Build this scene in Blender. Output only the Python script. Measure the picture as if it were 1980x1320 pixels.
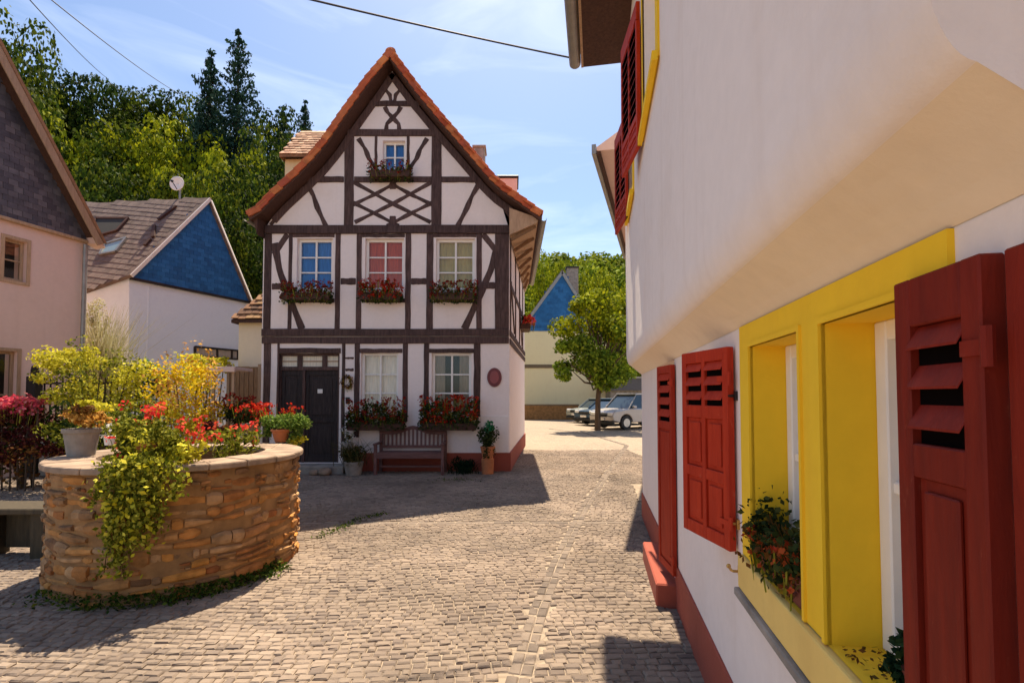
import bpy, math, random
import numpy as np
from mathutils import Vector, Matrix
from mathutils.geometry import tessellate_polygon
R = math.radians
random.seed(7); RNG = np.random.default_rng(7)
SC = bpy.context.scene
for o in list(bpy.data.objects): bpy.data.objects.remove(o)
COL = SC.collection

# ------------------------------------------------------------------ camera
F = 945.0; PITCH = R(2.0); SH = 72.0
cam = bpy.data.cameras.new('camera'); cam.sensor_width = 36; cam.lens = F/1980*36
cam.shift_y = SH/1980; cam.clip_start = 0.05; cam.clip_end = 2000
co = bpy.data.objects.new('camera', cam); COL.objects.link(co)
co.location = (0, 0, 1.6); co.rotation_euler = (R(90)+PITCH, 0, 0); SC.camera = co
def ray(px, py):
    u = (px-990)/F; v = (660-py+SH)/F
    return Vector((u, math.cos(PITCH)-v*math.sin(PITCH), math.sin(PITCH)+v*math.cos(PITCH)))
def at(px, py, Y):                      # point of the photograph on the plane y = Y
    d = ray(px, py); t = Y/d.y
    return Vector((d.x*t, Y, 1.6+d.z*t))
def gnd(px, py):
    d = ray(px, py); t = -1.6/d.z
    return Vector((d.x*t, d.y*t, 0))

# ------------------------------------------------------------------ sky + sun
SUN_EL = R(63.5); SUN_AZ = R(3.0)          # azimuth from +Y, clockwise
SC.view_settings.view_transform = 'Standard'; SC.view_settings.look = 'None'
SC.view_settings.exposure = 1.15; SC.view_settings.gamma = 1; SC.view_settings.use_curve_mapping = False
W = bpy.data.worlds.new('World'); SC.world = W; W.use_nodes = True
nt = W.node_tree; N = nt.nodes; L = nt.links
bg = N['Background']; sky = N.new('ShaderNodeTexSky'); sky.sky_type = 'NISHITA'; sky.sun_disc = False
sky.sun_elevation = SUN_EL; sky.sun_rotation = SUN_AZ; sky.air_density = 1.0; sky.dust_density = 0.9; sky.ozone_density = 3.0
tc = N.new('ShaderNodeTexCoord'); mp = N.new('ShaderNodeMapping'); mp.inputs['Scale'].default_value = (1.2, 1.2, 5.0)
mp.inputs['Rotation'].default_value = (0.1, 0.25, 0.2)
no = N.new('ShaderNodeTexNoise'); no.inputs['Scale'].default_value = 2.1; no.inputs['Detail'].default_value = 7; no.inputs['Distortion'].default_value = 0.7
no.inputs['Roughness'].default_value = 0.55
cr = N.new('ShaderNodeValToRGB'); cr.color_ramp.elements[0].position = 0.49; cr.color_ramp.elements[1].position = 0.86
mx = N.new('ShaderNodeMix'); mx.data_type = 'RGBA'; mx.inputs[7].default_value = (11, 11.3, 12, 1)
mu = N.new('ShaderNodeMath'); mu.operation = 'MULTIPLY'; mu.inputs[1].default_value = 0.26
L.new(tc.outputs['Generated'], mp.inputs[0]); L.new(mp.outputs[0], no.inputs['Vector']); L.new(no.outputs[0], cr.inputs[0])
L.new(cr.outputs[0], mu.inputs[0]); L.new(mu.outputs[0], mx.inputs[0]); L.new(sky.outputs[0], mx.inputs[6])
L.new(mx.outputs[2], bg.inputs[0]); bg.inputs[1].default_value = 0.085
sd = bpy.data.lights.new('sun', 'SUN'); sd.energy = 4.6; sd.angle = R(0.5); sd.color = (1.0, 0.85, 0.64)
so = bpy.data.objects.new('sun', sd); COL.objects.link(so)
tosun = Vector((math.sin(SUN_AZ)*math.cos(SUN_EL), math.cos(SUN_AZ)*math.cos(SUN_EL), math.sin(SUN_EL)))
so.rotation_euler = tosun.to_track_quat('Z', 'Y').to_euler(); so.location = (0, 0, 40)

# ------------------------------------------------------------------ materials
def _mat(name):
    m = bpy.data.materials.new(name); m.use_nodes = True
    n = m.node_tree.nodes; b = n['Principled BSDF']
    return m, n, m.node_tree.links, b
def mix(n, l, f, a, b_, mode='MIX'):
    q = n.new('ShaderNodeMix'); q.data_type = 'RGBA'; q.blend_type = mode
    for i, v in ((0, f), (6, a), (7, b_)):
        if hasattr(v, 'is_output') or hasattr(v, 'links'): l.new(v, q.inputs[i])
        elif i == 0: q.inputs[0].default_value = v
        else: q.inputs[i].default_value = (*v, 1) if len(v) == 3 else v
    return q.outputs[2]
def noise(n, l, sc, det=4, vec=None, scl=None, rough=0.55, dist=0):
    t = n.new('ShaderNodeTexNoise'); t.inputs['Scale'].default_value = sc; t.inputs['Detail'].default_value = det
    t.inputs['Roughness'].default_value = rough; t.inputs['Distortion'].default_value = dist
    c = n.new('ShaderNodeTexCoord'); src = c.outputs['Object']
    if scl:
        m = n.new('ShaderNodeMapping'); m.inputs['Scale'].default_value = scl; l.new(src, m.inputs[0]); src = m.outputs[0]
    l.new(src, t.inputs['Vector']); return t.outputs['Fac']
def ramp(n, l, f, stops):
    r = n.new('ShaderNodeValToRGB'); e = r.color_ramp.elements
    while len(e) > len(stops): e.remove(e[-1])
    while len(e) < len(stops): e.new(0.5)
    for k, (p, c) in enumerate(stops): e[k].position = p; e[k].color = (*c, 1)
    l.new(f, r.inputs[0]); return r.outputs[0]
def bump(n, l, b, h, st, dist=0.01, prev=None):
    q = n.new('ShaderNodeBump'); q.inputs['Strength'].default_value = st; q.inputs['Distance'].default_value = dist
    l.new(h, q.inputs['Height']); l.new(q.outputs[0], b.inputs['Normal'])
    if prev: l.new(prev, q.inputs['Normal'])
    return q.outputs[0]
def plain(name, c, rough=0.6, metal=0, var=0.12, nsc=6, bst=0.15, bsc=40, scl=None, spec=None):
    m, n, l, b = _mat(name)
    c2 = tuple(x*(1-var) for x in c); c1 = tuple(min(1, x*(1+var)) for x in c)
    f = noise(n, l, nsc, 6, scl=scl); l.new(ramp(n, l, f, [(0.32, c2), (0.68, c1)]), b.inputs['Base Color'])
    b.inputs['Roughness'].default_value = rough; b.inputs['Metallic'].default_value = metal
    if spec is not None: b.inputs['Specular IOR Level'].default_value = spec
    if bst: bump(n, l, b, noise(n, l, bsc, 5, scl=scl), bst, 0.008)
    return m
def plaster(name, c, dirt=(0.35, 0.3, 0.25), amt=0.25, bst=0.35, sc=1.0):
    m, n, l, b = _mat(name)
    f1 = noise(n, l, 1.6*sc, 8, rough=0.65); f2 = noise(n, l, 14*sc, 4)
    base = mix(n, l, f2, tuple(x*0.93 for x in c), tuple(min(1, x*1.05) for x in c))
    msk = n.new('ShaderNodeMapRange'); msk.inputs[1].default_value = 0.52; msk.inputs[2].default_value = 0.78; msk.inputs[3].default_value = 0; msk.inputs[4].default_value = amt
    l.new(f1, msk.inputs[0])
    stv = n.new('ShaderNodeMapRange'); stv.inputs[1].default_value = 0.55; stv.inputs[2].default_value = 0.8; stv.inputs[3].default_value = 0; stv.inputs[4].default_value = amt*0.8
    l.new(noise(n, l, 1.0, 7, scl=(7, 7, 0.45), rough=0.6), stv.inputs[0]); base = mix(n, l, stv.outputs[0], base, tuple(c[i]*dirt[i]*2 for i in range(3)))
    l.new(mix(n, l, msk.outputs[0], base, tuple(c[i]*dirt[i]*2 for i in range(3))), b.inputs['Base Color'])
    b.inputs['Roughness'].default_value = 0.9
    p = bump(n, l, b, noise(n, l, 9*sc, 6), bst, 0.012)
    bump(n, l, b, noise(n, l, 90*sc, 3), bst*0.7, 0.004, p)
    return m
def woodm(name, c1, c2, scl=(9, 9, 1.2), rough=0.7, bst=0.4, wear=None):
    m, n, l, b = _mat(name)
    f = noise(n, l, 3.5, 7, scl=scl, rough=0.65, dist=0.4)
    r = n.new('ShaderNodeNewGeometry')
    cc = ramp(n, l, f, [(0.3, c1), (0.7, c2)])
    hv = n.new('ShaderNodeHueSaturation'); mr = n.new('ShaderNodeMapRange'); mr.inputs[3].default_value = 0.8; mr.inputs[4].default_value = 1.2
    oi = n.new('ShaderNodeObjectInfo'); l.new(oi.outputs['Random'], mr.inputs[0]); l.new(mr.outputs[0], hv.inputs['Value'])
    if wear:
        k = n.new('ShaderNodeMapRange'); k.inputs[1].default_value = 0.60; k.inputs[2].default_value = 0.70; k.inputs[4].default_value = 0.55
        l.new(noise(n, l, 26, 9, rough=0.75, scl=(1, 1, .5)), k.inputs[0]); cc = mix(n, l, k.outputs[0], cc, wear)
    l.new(cc, hv.inputs['Color'])
    l.new(hv.outputs[0], b.inputs['Base Color']); b.inputs['Roughness'].default_value = rough; b.inputs['Specular IOR Level'].default_value = 0.25
    bump(n, l, b, f, bst, 0.006); return m
def island(name, stops, rough=0.8, bst=0.4, bsc=30, var=0.25, vsc=6, moss=None, transl=0, spec=0.3):
    """colour chosen per loose piece (stone, tile, leaf)"""
    m, n, l, b = _mat(name)
    g = n.new('ShaderNodeNewGeometry'); c = ramp(n, l, g.outputs['Random Per Island'], stops)
    if var:
        f = noise(n, l, vsc, 5); mr = n.new('ShaderNodeMapRange'); mr.inputs[1].default_value = 0.3; mr.inputs[2].default_value = 0.7
        mr.inputs[3].default_value = 1-var; mr.inputs[4].default_value = 1+var; l.new(f, mr.inputs[0])
        h = n.new('ShaderNodeHueSaturation'); l.new(mr.outputs[0], h.inputs['Value']); l.new(c, h.inputs['Color']); c = h.outputs[0]
    if moss:
        f = noise(n, l, 0.55, 6, rough=0.7); k = n.new('ShaderNodeMapRange'); k.inputs[1].default_value = 0.55; k.inputs[2].default_value = 0.75; k.inputs[4].default_value = 0.6
        l.new(f, k.inputs[0]); c = mix(n, l, k.outputs[0], c, moss)
    l.new(c, b.inputs['Base Color']); b.inputs['Roughness'].default_value = rough; b.inputs['Specular IOR Level'].default_value = spec
    if bst: bump(n, l, b, noise(n, l, bsc, 6), bst, 0.01)
    if transl:
        t = n.new('ShaderNodeBsdfTranslucent'); l.new(c, t.inputs[0]); s = n.new('ShaderNodeMixShader'); s.inputs[0].default_value = transl
        l.new(b.outputs[0], s.inputs[1]); l.new(t.outputs[0], s.inputs[2]); l.new(s.outputs[0], n['Material Output'].inputs[0])
    return m
def glassm(name, tint=(1, 1, 1)):
    m, n, l, b = _mat(name)
    t = n.new('ShaderNodeBsdfTransparent'); t.inputs[0].default_value = (*tint, 1); g = n.new('ShaderNodeBsdfGlossy'); g.inputs['Roughness'].default_value = 0.02
    fr = n.new('ShaderNodeFresnel'); fr.inputs[0].default_value = 1.6; s = n.new('ShaderNodeMixShader')
    l.new(fr.outputs[0], s.inputs[0]); l.new(t.outputs[0], s.inputs[1]); l.new(g.outputs[0], s.inputs[2]); l.new(s.outputs[0], n['Material Output'].inputs[0])
    return m
M = {}
M['plaster_pink'] = plaster('plaster_pink', (0.90, 0.78, 0.73), amt=0.22)
M['plaster_white'] = plaster('plaster_white', (0.88, 0.78, 0.72), amt=0.24, bst=0.32)
M['soffit'] = plaster('soffit', (0.86, 0.71, 0.53), amt=0.2, bst=0.25)  # jetty underside: tan of bounced street light put into the plaster colour
M['plaster_rose'] = plaster('plaster_rose', (0.78, 0.55, 0.46), amt=0.25)
M['plaster_cream'] = plaster('plaster_cream', (0.72, 0.60, 0.36), amt=0.3)
M['plaster_lilac'] = plaster('plaster_lilac', (0.80, 0.88, 0.98), amt=0.12)
M['plinth_red'] = plaster('plinth_red', (0.33, 0.07, 0.04), amt=0.4, bst=0.5)
M['yellow'] = plaster('yellow', (0.94, 0.60, 0.02), dirt=(0.4, 0.33, 0.2), amt=0.35, bst=0.25)
M['yellow_pale'] = plaster('yellow_pale', (0.86, 0.60, 0.17), amt=0.3, bst=0.3)
M['timber'] = woodm('timber', (0.038, 0.019, 0.016), (0.13, 0.075, 0.065), bst=.7)
M['timber_side'] = M['timber']
M['door'] = woodm('door', (0.022, 0.016, 0.015), (0.06, 0.042, 0.04))
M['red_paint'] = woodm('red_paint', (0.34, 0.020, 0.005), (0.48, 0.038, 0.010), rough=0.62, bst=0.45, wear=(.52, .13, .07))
M['red_vignette'] = woodm('red_vignette', (0.15, 0.009, 0.003), (0.25, 0.018, 0.005), rough=0.62, bst=0.45, wear=(.34, .08, .04))  # same red paint, with lens vignetting put into the colour
M['bench'] = woodm('bench', (0.12, 0.05, 0.042), (0.21, 0.105, 0.092), scl=(1.2, 9, 9))
M['board_tan'] = woodm('board_tan', (0.36, 0.22, 0.13), (0.52, 0.34, 0.21))
M['board_tan_dark'] = woodm('board_tan_dark', (0.16, 0.085, 0.04), (0.30, 0.17, 0.09))
M['board_dark'] = woodm('board_dark', (0.05, 0.025, 0.018), (0.10, 0.045, 0.03))
M['white_paint'] = plain('white_paint', (0.87, 0.82, 0.76), 0.45, var=0.05, bst=0.1)
M['iron'] = plain('iron', (0.035, 0.03, 0.03), 0.5, 0.6)
M['brass'] = plain('brass', (0.6, 0.36, 0.10), 0.4, 0.8)
M['zinc'] = plain('zinc', (0.32, 0.30, 0.27), 0.5, 0.6)
M['cable'] = plain('cable', (0.03, 0.035, 0.06), 0.6, var=0, bst=0)
M['terracotta'] = plain('terracotta', (0.52, 0.17, 0.06), 0.8, var=0.2)
M['stone_grey'] = plain('stone_grey', (0.30, 0.26, 0.22), 0.9, var=0.3, bst=0.6)
M['stone_warm'] = plain('stone_warm', (0.30, 0.21, 0.145), 0.9, var=0.4, nsc=5, bst=0.7, bsc=22)
M['mortar'] = plain('mortar', (0.27, 0.145, 0.055), 0.95, var=0.3, bst=0.8, bsc=25)
M['soil'] = plain('soil', (0.05, 0.03, 0.018), 1.0, bst=0.6)
M['bark'] = woodm('bark', (0.045, 0.028, 0.016), (0.11, 0.07, 0.045), scl=(3, 3, 0.6))
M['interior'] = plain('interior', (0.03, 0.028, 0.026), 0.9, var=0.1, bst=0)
M['glass'] = glassm('glass'); M['gap_shade'] = plain('gap_shade', (0.006, 0.004, 0.004), 1.0, var=0, bst=0, spec=0)
def curtain(name, c): return plain(name, c, 0.85, var=0.16, nsc=5, bst=0.3, bsc=10, scl=(6, 6, 0.6))
M['cur_reflection'] = curtain('cur_reflection', (0.05, 0.24, 0.62)); M['cur_red'] = curtain('cur_red', (0.70, 0.15, 0.06))  # the blue is reflected sky, put into the cloth behind the panes
M['cur_olive'] = curtain('cur_olive', (0.42, 0.34, 0.12)); M['cur_cream'] = curtain('cur_cream', (0.80, 0.72, 0.58))
M['cur_grey'] = curtain('cur_grey', (0.45, 0.38, 0.30)); M['cur_dark'] = curtain('cur_dark', (0.06, 0.045, 0.03))
M['rooftile'] = island('rooftile', [(0, (0.40, 0.075, 0.03)), (0.4, (0.52, 0.12, 0.04)), (0.75, (0.62, 0.20, 0.06)), (1, (0.36, 0.06, 0.035))], 0.75)
M['roof_pink'] = island('roof_pink', [(0, (0.30, 0.15, 0.08)), (0.5, (0.55, 0.30, 0.18)), (1, (0.66, 0.42, 0.26))], 0.8)
M['roof_brown'] = island('roof_brown', [(0, (0.15, 0.108, 0.09)), (0.5, (0.18, 0.13, 0.108)), (1, (0.21, 0.152, 0.128))], 0.85)
M['roof_old'] = island('roof_old', [(0, (0.10, 0.05, 0.03)), (0.5, (0.25, 0.12, 0.06)), (1, (0.38, 0.22, 0.10))], 0.85)
M['slate_grey'] = island('slate_grey', [(0, (0.062, 0.055, 0.066)), (0.5, (0.095, 0.084, 0.096)), (1, (0.14, 0.122, 0.13))], 0.6, bst=0.3)
M['slate_blue'] = island('slate_blue', [(0, (0.018, 0.105, 0.27)), (0.5, (0.022, 0.135, 0.34)), (1, (0.032, 0.165, 0.40))], 0.7, bst=0.25, var=0.15)
M['rubble'] = island('rubble', [(0, (0.26, 0.09, 0.03)), (0.18, (0.44, 0.20, 0.055)), (0.35, (0.32, 0.13, 0.04)), (0.5, (0.45, 0.27, 0.13)), (0.62, (0.17, 0.085, 0.04)), (0.75, (0.36, 0.22, 0.11)), (0.88, (0.52, 0.23, 0.05)), (1, (0.25, 0.14, 0.07))], 0.95, bst=1.0, bsc=26, var=0.4, vsc=9)
M['cobble'] = island('cobble', [(0, (0.155, 0.120, 0.098)), (0.2, (0.205, 0.157, 0.122)), (0.6, (0.232, 0.179, 0.137)), (0.9, (0.265, 0.206, 0.158)), (1, (0.175, 0.137, 0.112))], 0.9, bst=0.6, bsc=35, var=0.34, vsc=0.8, moss=(0.27, 0.195, 0.125))
M['cobble_b'] = island('cobble_b', [(0, (0.13, 0.102, 0.083)), (0.5, (0.18, 0.140, 0.110)), (1, (0.22, 0.172, 0.134))], 0.85, bst=0.5)
M['gutterstone'] = island('gutterstone', [(0, (0.13, 0.105, 0.09)), (0.5, (0.20, 0.16, 0.13)), (1, (0.26, 0.205, 0.16))], 0.8, bst=0.5)
def leaf(name, *cs, tr=0.3, var=0.3, vsc=1.2):
    k = len(cs)-1
    return island(name, [(i/k, c) for i, c in enumerate(cs)], 0.75, bst=0, var=var, vsc=vsc, transl=tr, spec=0.08)
M['leaf_dark'] = leaf('leaf_dark', (0.008, 0.020, 0.004), (0.022, 0.045, 0.007), (0.06, 0.09, 0.012), var=.5, vsc=.9)
M['leaf_mid'] = leaf('leaf_mid', (0.018, 0.040, 0.005), (0.06, 0.095, 0.008), (0.17, 0.19, 0.014), var=.5, vsc=.9)
M['leaf_lime'] = leaf('leaf_lime', (0.06, 0.09, 0.005), (0.21, 0.25, 0.008), (0.40, 0.40, 0.015), var=.5, vsc=.9)
M['conifer'] = leaf('conifer', (0.008, 0.028, 0.018), (0.020, 0.055, 0.038), (0.055, 0.11, 0.075), tr=0.15)
M['leaf_yellow'] = leaf('leaf_yellow', (0.30, 0.28, 0.012), (0.60, 0.54, 0.03), (0.76, 0.70, 0.09))
M['leaf_gold'] = leaf('leaf_gold', (0.55, 0.34, 0.01), (0.82, 0.58, 0.015), (0.86, 0.68, 0.03))
M['leaf_orange'] = leaf('leaf_orange', (0.35, 0.14, 0.02), (0.62, 0.32, 0.06), (0.66, 0.42, 0.12))
M['leaf_plant'] = leaf('leaf_plant', (0.05, 0.07, 0.006), (0.19, 0.20, 0.015), (0.46, 0.44, 0.06), vsc=9)
M['leaf_fresh'] = leaf('leaf_fresh', (0.05, 0.12, 0.015), (0.16, 0.26, 0.04), (0.32, 0.42, 0.09))
M['leaf_geran'] = leaf('leaf_geran', (0.015, 0.03, 0.01), (0.04, 0.06, 0.015), (0.08, 0.09, 0.025))
M['leaf_wine'] = leaf('leaf_wine', (0.03, 0.008, 0.008), (0.09, 0.015, 0.02), (0.16, 0.05, 0.03))
M['leaf_grass'] = leaf('leaf_grass', (0.30, 0.28, 0.14), (0.46, 0.42, 0.24), (0.5, 0.5, 0.3))
M['leaf_brown'] = leaf('leaf_brown', (0.10, 0.04, 0.015), (0.20, 0.08, 0.02), (0.10, 0.08, 0.02))
M['fl_red'] = leaf('fl_red', (0.30, 0.012, 0.010), (0.50, 0.025, 0.012), (0.60, 0.06, 0.02))
M['fl_deep'] = leaf('fl_deep', (0.16, 0.012, 0.012), (0.30, 0.02, 0.014), (0.36, 0.05, 0.02))
M['fl_scarlet'] = leaf('fl_scarlet', (0.60, 0.03, 0.03), (0.78, 0.06, 0.05), (0.85, 0.16, 0.06))
M['fl_pink'] = leaf('fl_pink', (0.50, 0.05, 0.10), (0.70, 0.10, 0.14), (0.75, 0.28, 0.28))
M['fl_white'] = leaf('fl_white', (0.8, 0.78, 0.7), (0.85, 0.8, 0.75))
M['moss'] = leaf('moss', (0.015, 0.035, 0.006), (0.05, 0.09, 0.01), (0.13, 0.16, 0.02))

# ------------------------------------------------------------------ mesh helpers
BASE = {}
class MB:
    def __init__(s): s.v = []; s.f = []
    def add(s, vs, fs):
        k = len(s.v); s.v += [tuple(v) for v in vs]; s.f += [tuple(i+k for i in f) for f in fs]; return s
    def box(s, x0, x1, y0, y1, z0, z1):
        return s.add([(x, y, z) for x in (x0, x1) for y in (y0, y1) for z in (z0, z1)],
                     [(0, 1, 3, 2), (4, 6, 7, 5), (0, 4, 5, 1), (2, 3, 7, 6), (0, 2, 6, 4), (1, 5, 7, 3)])
    def prism(s, pts, vec):               # pts: closed 3D polygon, vec: extrusion
        n = len(pts); vec = Vector(vec); a = [Vector(p) for p in pts]
        return s.add(a+[p+vec for p in a], [tuple(range(n))[::-1], tuple(range(n, 2*n))]+[(i, (i+1) % n, (i+1) % n+n, i+n) for i in range(n)])
    def bar(s, a, b, w, d, up=(0, 0, 1)):  # rectangular bar from a to b; w along side, d along up
        a = Vector(a); b = Vector(b); t = (b-a).normalized(); u = Vector(up)
        sd_ = t.cross(u)
        if sd_.length < 1e-4: sd_ = t.cross(Vector((1, 0, 0)))
        sd_.normalize(); u = sd_.cross(t).normalized()
        p = [a+sd_*i*w/2+u*j*d/2 for i, j in ((-1, -1), (1, -1), (1, 1), (-1, 1))]
        return s.prism(p, b-a)
    def tube(s, pts, r, n=8, cap=True):
        pts = [Vector(p) for p in pts]; rs = r if isinstance(r, (list, tuple)) else [r]*len(pts); k0 = len(s.v)
        for i, p in enumerate(pts):
            t = (pts[min(i+1, len(pts)-1)]-pts[max(i-1, 0)]).normalized()
            u = t.cross(Vector((0, 0, 1)) if abs(t.z) < 0.9 else Vector((1, 0, 0))).normalized(); w = t.cross(u)
            for j in range(n):
                a = 2*math.pi*j/n; s.v.append(tuple(p+(u*math.cos(a)+w*math.sin(a))*rs[i]))
        for i in range(len(pts)-1):
            for j in range(n): s.f.append((k0+i*n+j, k0+i*n+(j+1) % n, k0+(i+1)*n+(j+1) % n, k0+(i+1)*n+j))
        if cap: s.f.append(tuple(range(k0, k0+n))[::-1]); s.f.append(tuple(range(k0+(len(pts)-1)*n, k0+len(pts)*n)))
        return s
    def lathe(s, prof, c=(0, 0, 0), n=28, jit=0):
        k0 = len(s.v); c = Vector(c)
        for r, z in prof:
            for j in range(n):
                a = 2*math.pi*j/n; q = r+random.uniform(-jit, jit); s.v.append((c.x+q*math.cos(a), c.y+q*math.sin(a), c.z+z))
        for i in range(len(prof)-1):
            for j in range(n): s.f.append((k0+i*n+j, k0+i*n+(j+1) % n, k0+(i+1)*n+(j+1) % n, k0+(i+1)*n+j))
        return s
    def sphere(s, c, r, nu=10, nv=6, sx=1, sy=1, sz=1):
        prof = [(max(1e-4, r*math.sin(math.pi*i/nv)), -r*math.cos(math.pi*i/nv)) for i in range(nv+1)]
        k = len(s.v); s.lathe(prof, (0, 0, 0), nu); c = Vector(c)
        for i in range(k, len(s.v)): x, y, z = s.v[i]; s.v[i] = (x*sx+c.x, y*sy+c.y, z*sz+c.z)
        return s
    def holed(s, outer, holes, fn):       # 2D outline with holes mapped through fn
        loops = [outer]+holes; tri = tessellate_polygon([[Vector((p[0], p[1], 0)) for p in lp] for lp in loops])
        flat = [p for lp in loops for p in lp]
        return s.add([fn(*p) for p in flat], [tuple(t) for t in tri])
def setp(o, label=None, cat=None, group=None, kind=None):
    if label: o['label'] = label
    if cat: o['category'] = cat
    if group: o['group'] = group
    if kind: o['kind'] = kind
    return o
def obj(name, mb, mat, parent=None, bevel=0, smooth=False, world=True, segs=1):
    me = bpy.data.meshes.new(name)
    if isinstance(mb, MB): me.from_pydata(mb.v, [], mb.f)
    else:
        v, f = mb; nv = len(v); nf = len(f)//4
        me.vertices.add(nv); me.vertices.foreach_set('co', v.astype(np.float32).ravel())
        me.loops.add(nf*4); me.loops.foreach_set('vertex_index', f.astype(np.int32))
        me.polygons.add(nf); me.polygons.foreach_set('loop_start', np.arange(0, nf*4, 4, dtype=np.int32)); me.update(calc_edges=True)
    if parent is not None and world:
        b = BASE.get(parent.name, Vector((0, 0, 0))); me.transform(Matrix.Translation(-b))
    me.materials.append(M[mat] if isinstance(mat, str) else mat)
    if isinstance(mb, MB):
        import bmesh
        bm = bmesh.new(); bm.from_mesh(me); bmesh.ops.recalc_face_normals(bm, faces=bm.faces); bm.to_mesh(me); bm.free()
    if smooth:
        for p in me.polygons: p.use_smooth = True
    o = bpy.data.objects.new(name, me); COL.objects.link(o)
    if parent is not None:
        o.parent = parent; BASE[o.name] = BASE.get(parent.name, Vector((0, 0, 0)))
    if bevel:
        m = o.modifiers.new('bevel', 'BEVEL'); m.width = bevel; m.segments = segs; m.limit_method = 'ANGLE'; m.angle_limit = R(35)
    return o
def thing(name, label, cat, loc=(0, 0, 0), group=None, rotz=0, local=False):
    o = bpy.data.objects.new(name, None); COL.objects.link(o); o.location = loc; o.rotation_euler = (0, 0, rotz); o.empty_display_size = 0.2
    BASE[o.name] = Vector((0, 0, 0)) if local else Vector(loc)
    return setp(o, label, cat, group)
def single(name, mb, mat, label, cat, loc=(0, 0, 0), group=None, **kw):   # a thing that is one mesh, origin at its base
    o = obj(name, mb, mat, None, **kw); o.data.transform(Matrix.Translation(-Vector(loc))); o.location = loc
    return setp(o, label, cat, group)
def dup(o, loc=None, label=None, rot=None, scale=None, parent=None):
    c = o.copy(); COL.objects.link(c); c.parent = parent
    for ch in [x for x in bpy.data.objects if x.parent == o]: dup(ch, parent=c)
    if loc is not None: c.location = loc
    if rot is not None: c.rotation_euler = (0, 0, rot)
    if scale is not None: c.scale = scale if hasattr(scale, '__len__') else (scale,)*3
    if label: c['label'] = label
    return c

# leaves: folded quads scattered on points
def quads(P, size, nrm=None, spread=1.0, asp=0.6, droop=0.0):
    P = np.asarray(P, float); n = len(P)
    a = RNG.normal(size=(n, 3))*spread
    if nrm is not None: a = a+nrm
    a[:, 2] += 0.25; a /= np.linalg.norm(a, axis=1)[:, None]+1e-9
    b = RNG.normal(size=(n, 3)); b[:, 2] -= droop; b -= (b*a).sum(1)[:, None]*a; b /= np.linalg.norm(b, axis=1)[:, None]+1e-9
    c = np.cross(a, b); s = (size*RNG.uniform(0.6, 1.3, n))[:, None]
    V = np.stack([P-b*s*0.5, P+c*s*0.5*asp+a*s*0.06, P+b*s*0.5, P-c*s*0.5*asp+a*s*0.06], 1).reshape(-1, 3)
    return V, np.arange(n*4)
def ballpts(c, r, n, shell=0.5, sc=(1, 1, 1)):
    d = RNG.normal(size=(n, 3)); d /= np.linalg.norm(d, axis=1)[:, None]
    q = (shell+(1-shell)*RNG.uniform(0, 1, n))**0.6
    return np.asarray(c)+d*q[:, None]*r*np.asarray(sc), d
def join(parts):
    V = np.concatenate([p[0] for p in parts]); return V, np.arange(len(V))
def clump(c, r, n, size, sc=(1, 1, 1), k=7, sub=0.5, asp=0.6, droop=0, loose=0.62):
    """uneven bush: several lobes round a centre"""
    out = []
    for i in range(k):
        d = RNG.normal(size=3); d /= np.linalg.norm(d); cc = np.asarray(c)+d*r*loose*np.asarray(sc)*RNG.uniform(0.5, 1.1)
        q_ = RNG.uniform(0.5, 1.25); P, nn = ballpts(cc, r*sub*q_, max(8, int(n/k*q_**1.5*1.15)), 0.30, sc)
        out.append(quads(P, size, nn, 0.8, asp, droop))
    return join(out)
def blades(c, r, n, h, w=0.02, lean=0.35):
    P = np.asarray(c)+np.c_[RNG.normal(size=(n, 2))*r*0.5, np.zeros(n)]
    d = np.c_[RNG.normal(size=(n, 2))*lean, np.ones(n)]; L_ = (h*RNG.uniform(0.55, 1.1, n))[:, None]
    s = np.c_[RNG.normal(size=(n, 2)), np.zeros(n)]; s /= np.linalg.norm(s, axis=1)[:, None]
    out = d.copy(); out[:, :2] *= 2.2; tip = P+out*L_*0.92; mid = P+d*L_*0.55
    V1 = np.stack([P-s*w*.5, P+s*w*.5, mid+s*w*.5, mid-s*w*.5], 1).reshape(-1, 3)
    V2 = np.stack([mid-s*w*.5, mid+s*w*.5, tip+s*w*.08, tip-s*w*.08], 1).reshape(-1, 3)
    V = np.concatenate([V1, V2]); return V, np.arange(len(V))
def shingles(mb, O, U, Vv, nu, nv, test, w, h, t=0.012, lap=1.5, jit=0.006, stagger=0.5):
    """overlapping tiles on the plane O + u*U + v*Vv (unit vectors), lengths nu x nv metres"""
    O = Vector(O); U = Vector(U).normalized(); Vv = Vector(Vv).normalized(); Nn = U.cross(Vv).normalized()
    rows = int(nv/h)+1; cols = int(nu/w)+2
    for j in range(rows):
        for i in range(cols):
            u0 = (i-(stagger if j % 2 else 0))*w; v0 = j*h
            if not test(u0+w/2, v0+h/2): continue
            a = u0+0.004; b = u0+w-0.004; dz = random.uniform(-jit, jit)*0.5; v1 = v0+h*lap
            dv = random.uniform(-jit, jit)
            base = O+Nn*(0.006+dz)
            p = [base+U*a+Vv*(v0+dv)+Nn*t*lap, base+U*b+Vv*(v0+dv)+Nn*t*lap, base+U*b+Vv*v1, base+U*a+Vv*v1]
            q = [x-Nn*t*0.8 for x in p]
            mb.add(p+q, [(0, 1, 2, 3), (4, 5, 1, 0), (5, 6, 2, 1), (7, 4, 0, 3)])
    return mb
def inpoly(x, y, P):
    r = False; j = len(P)-1
    for i in range(len(P)):
        if (P[i][1] > y) != (P[j][1] > y) and x < (P[j][0]-P[i][0])*(y-P[i][1])/(P[j][1]-P[i][1])+P[i][0]: r = not r
        j = i
    return r

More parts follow.
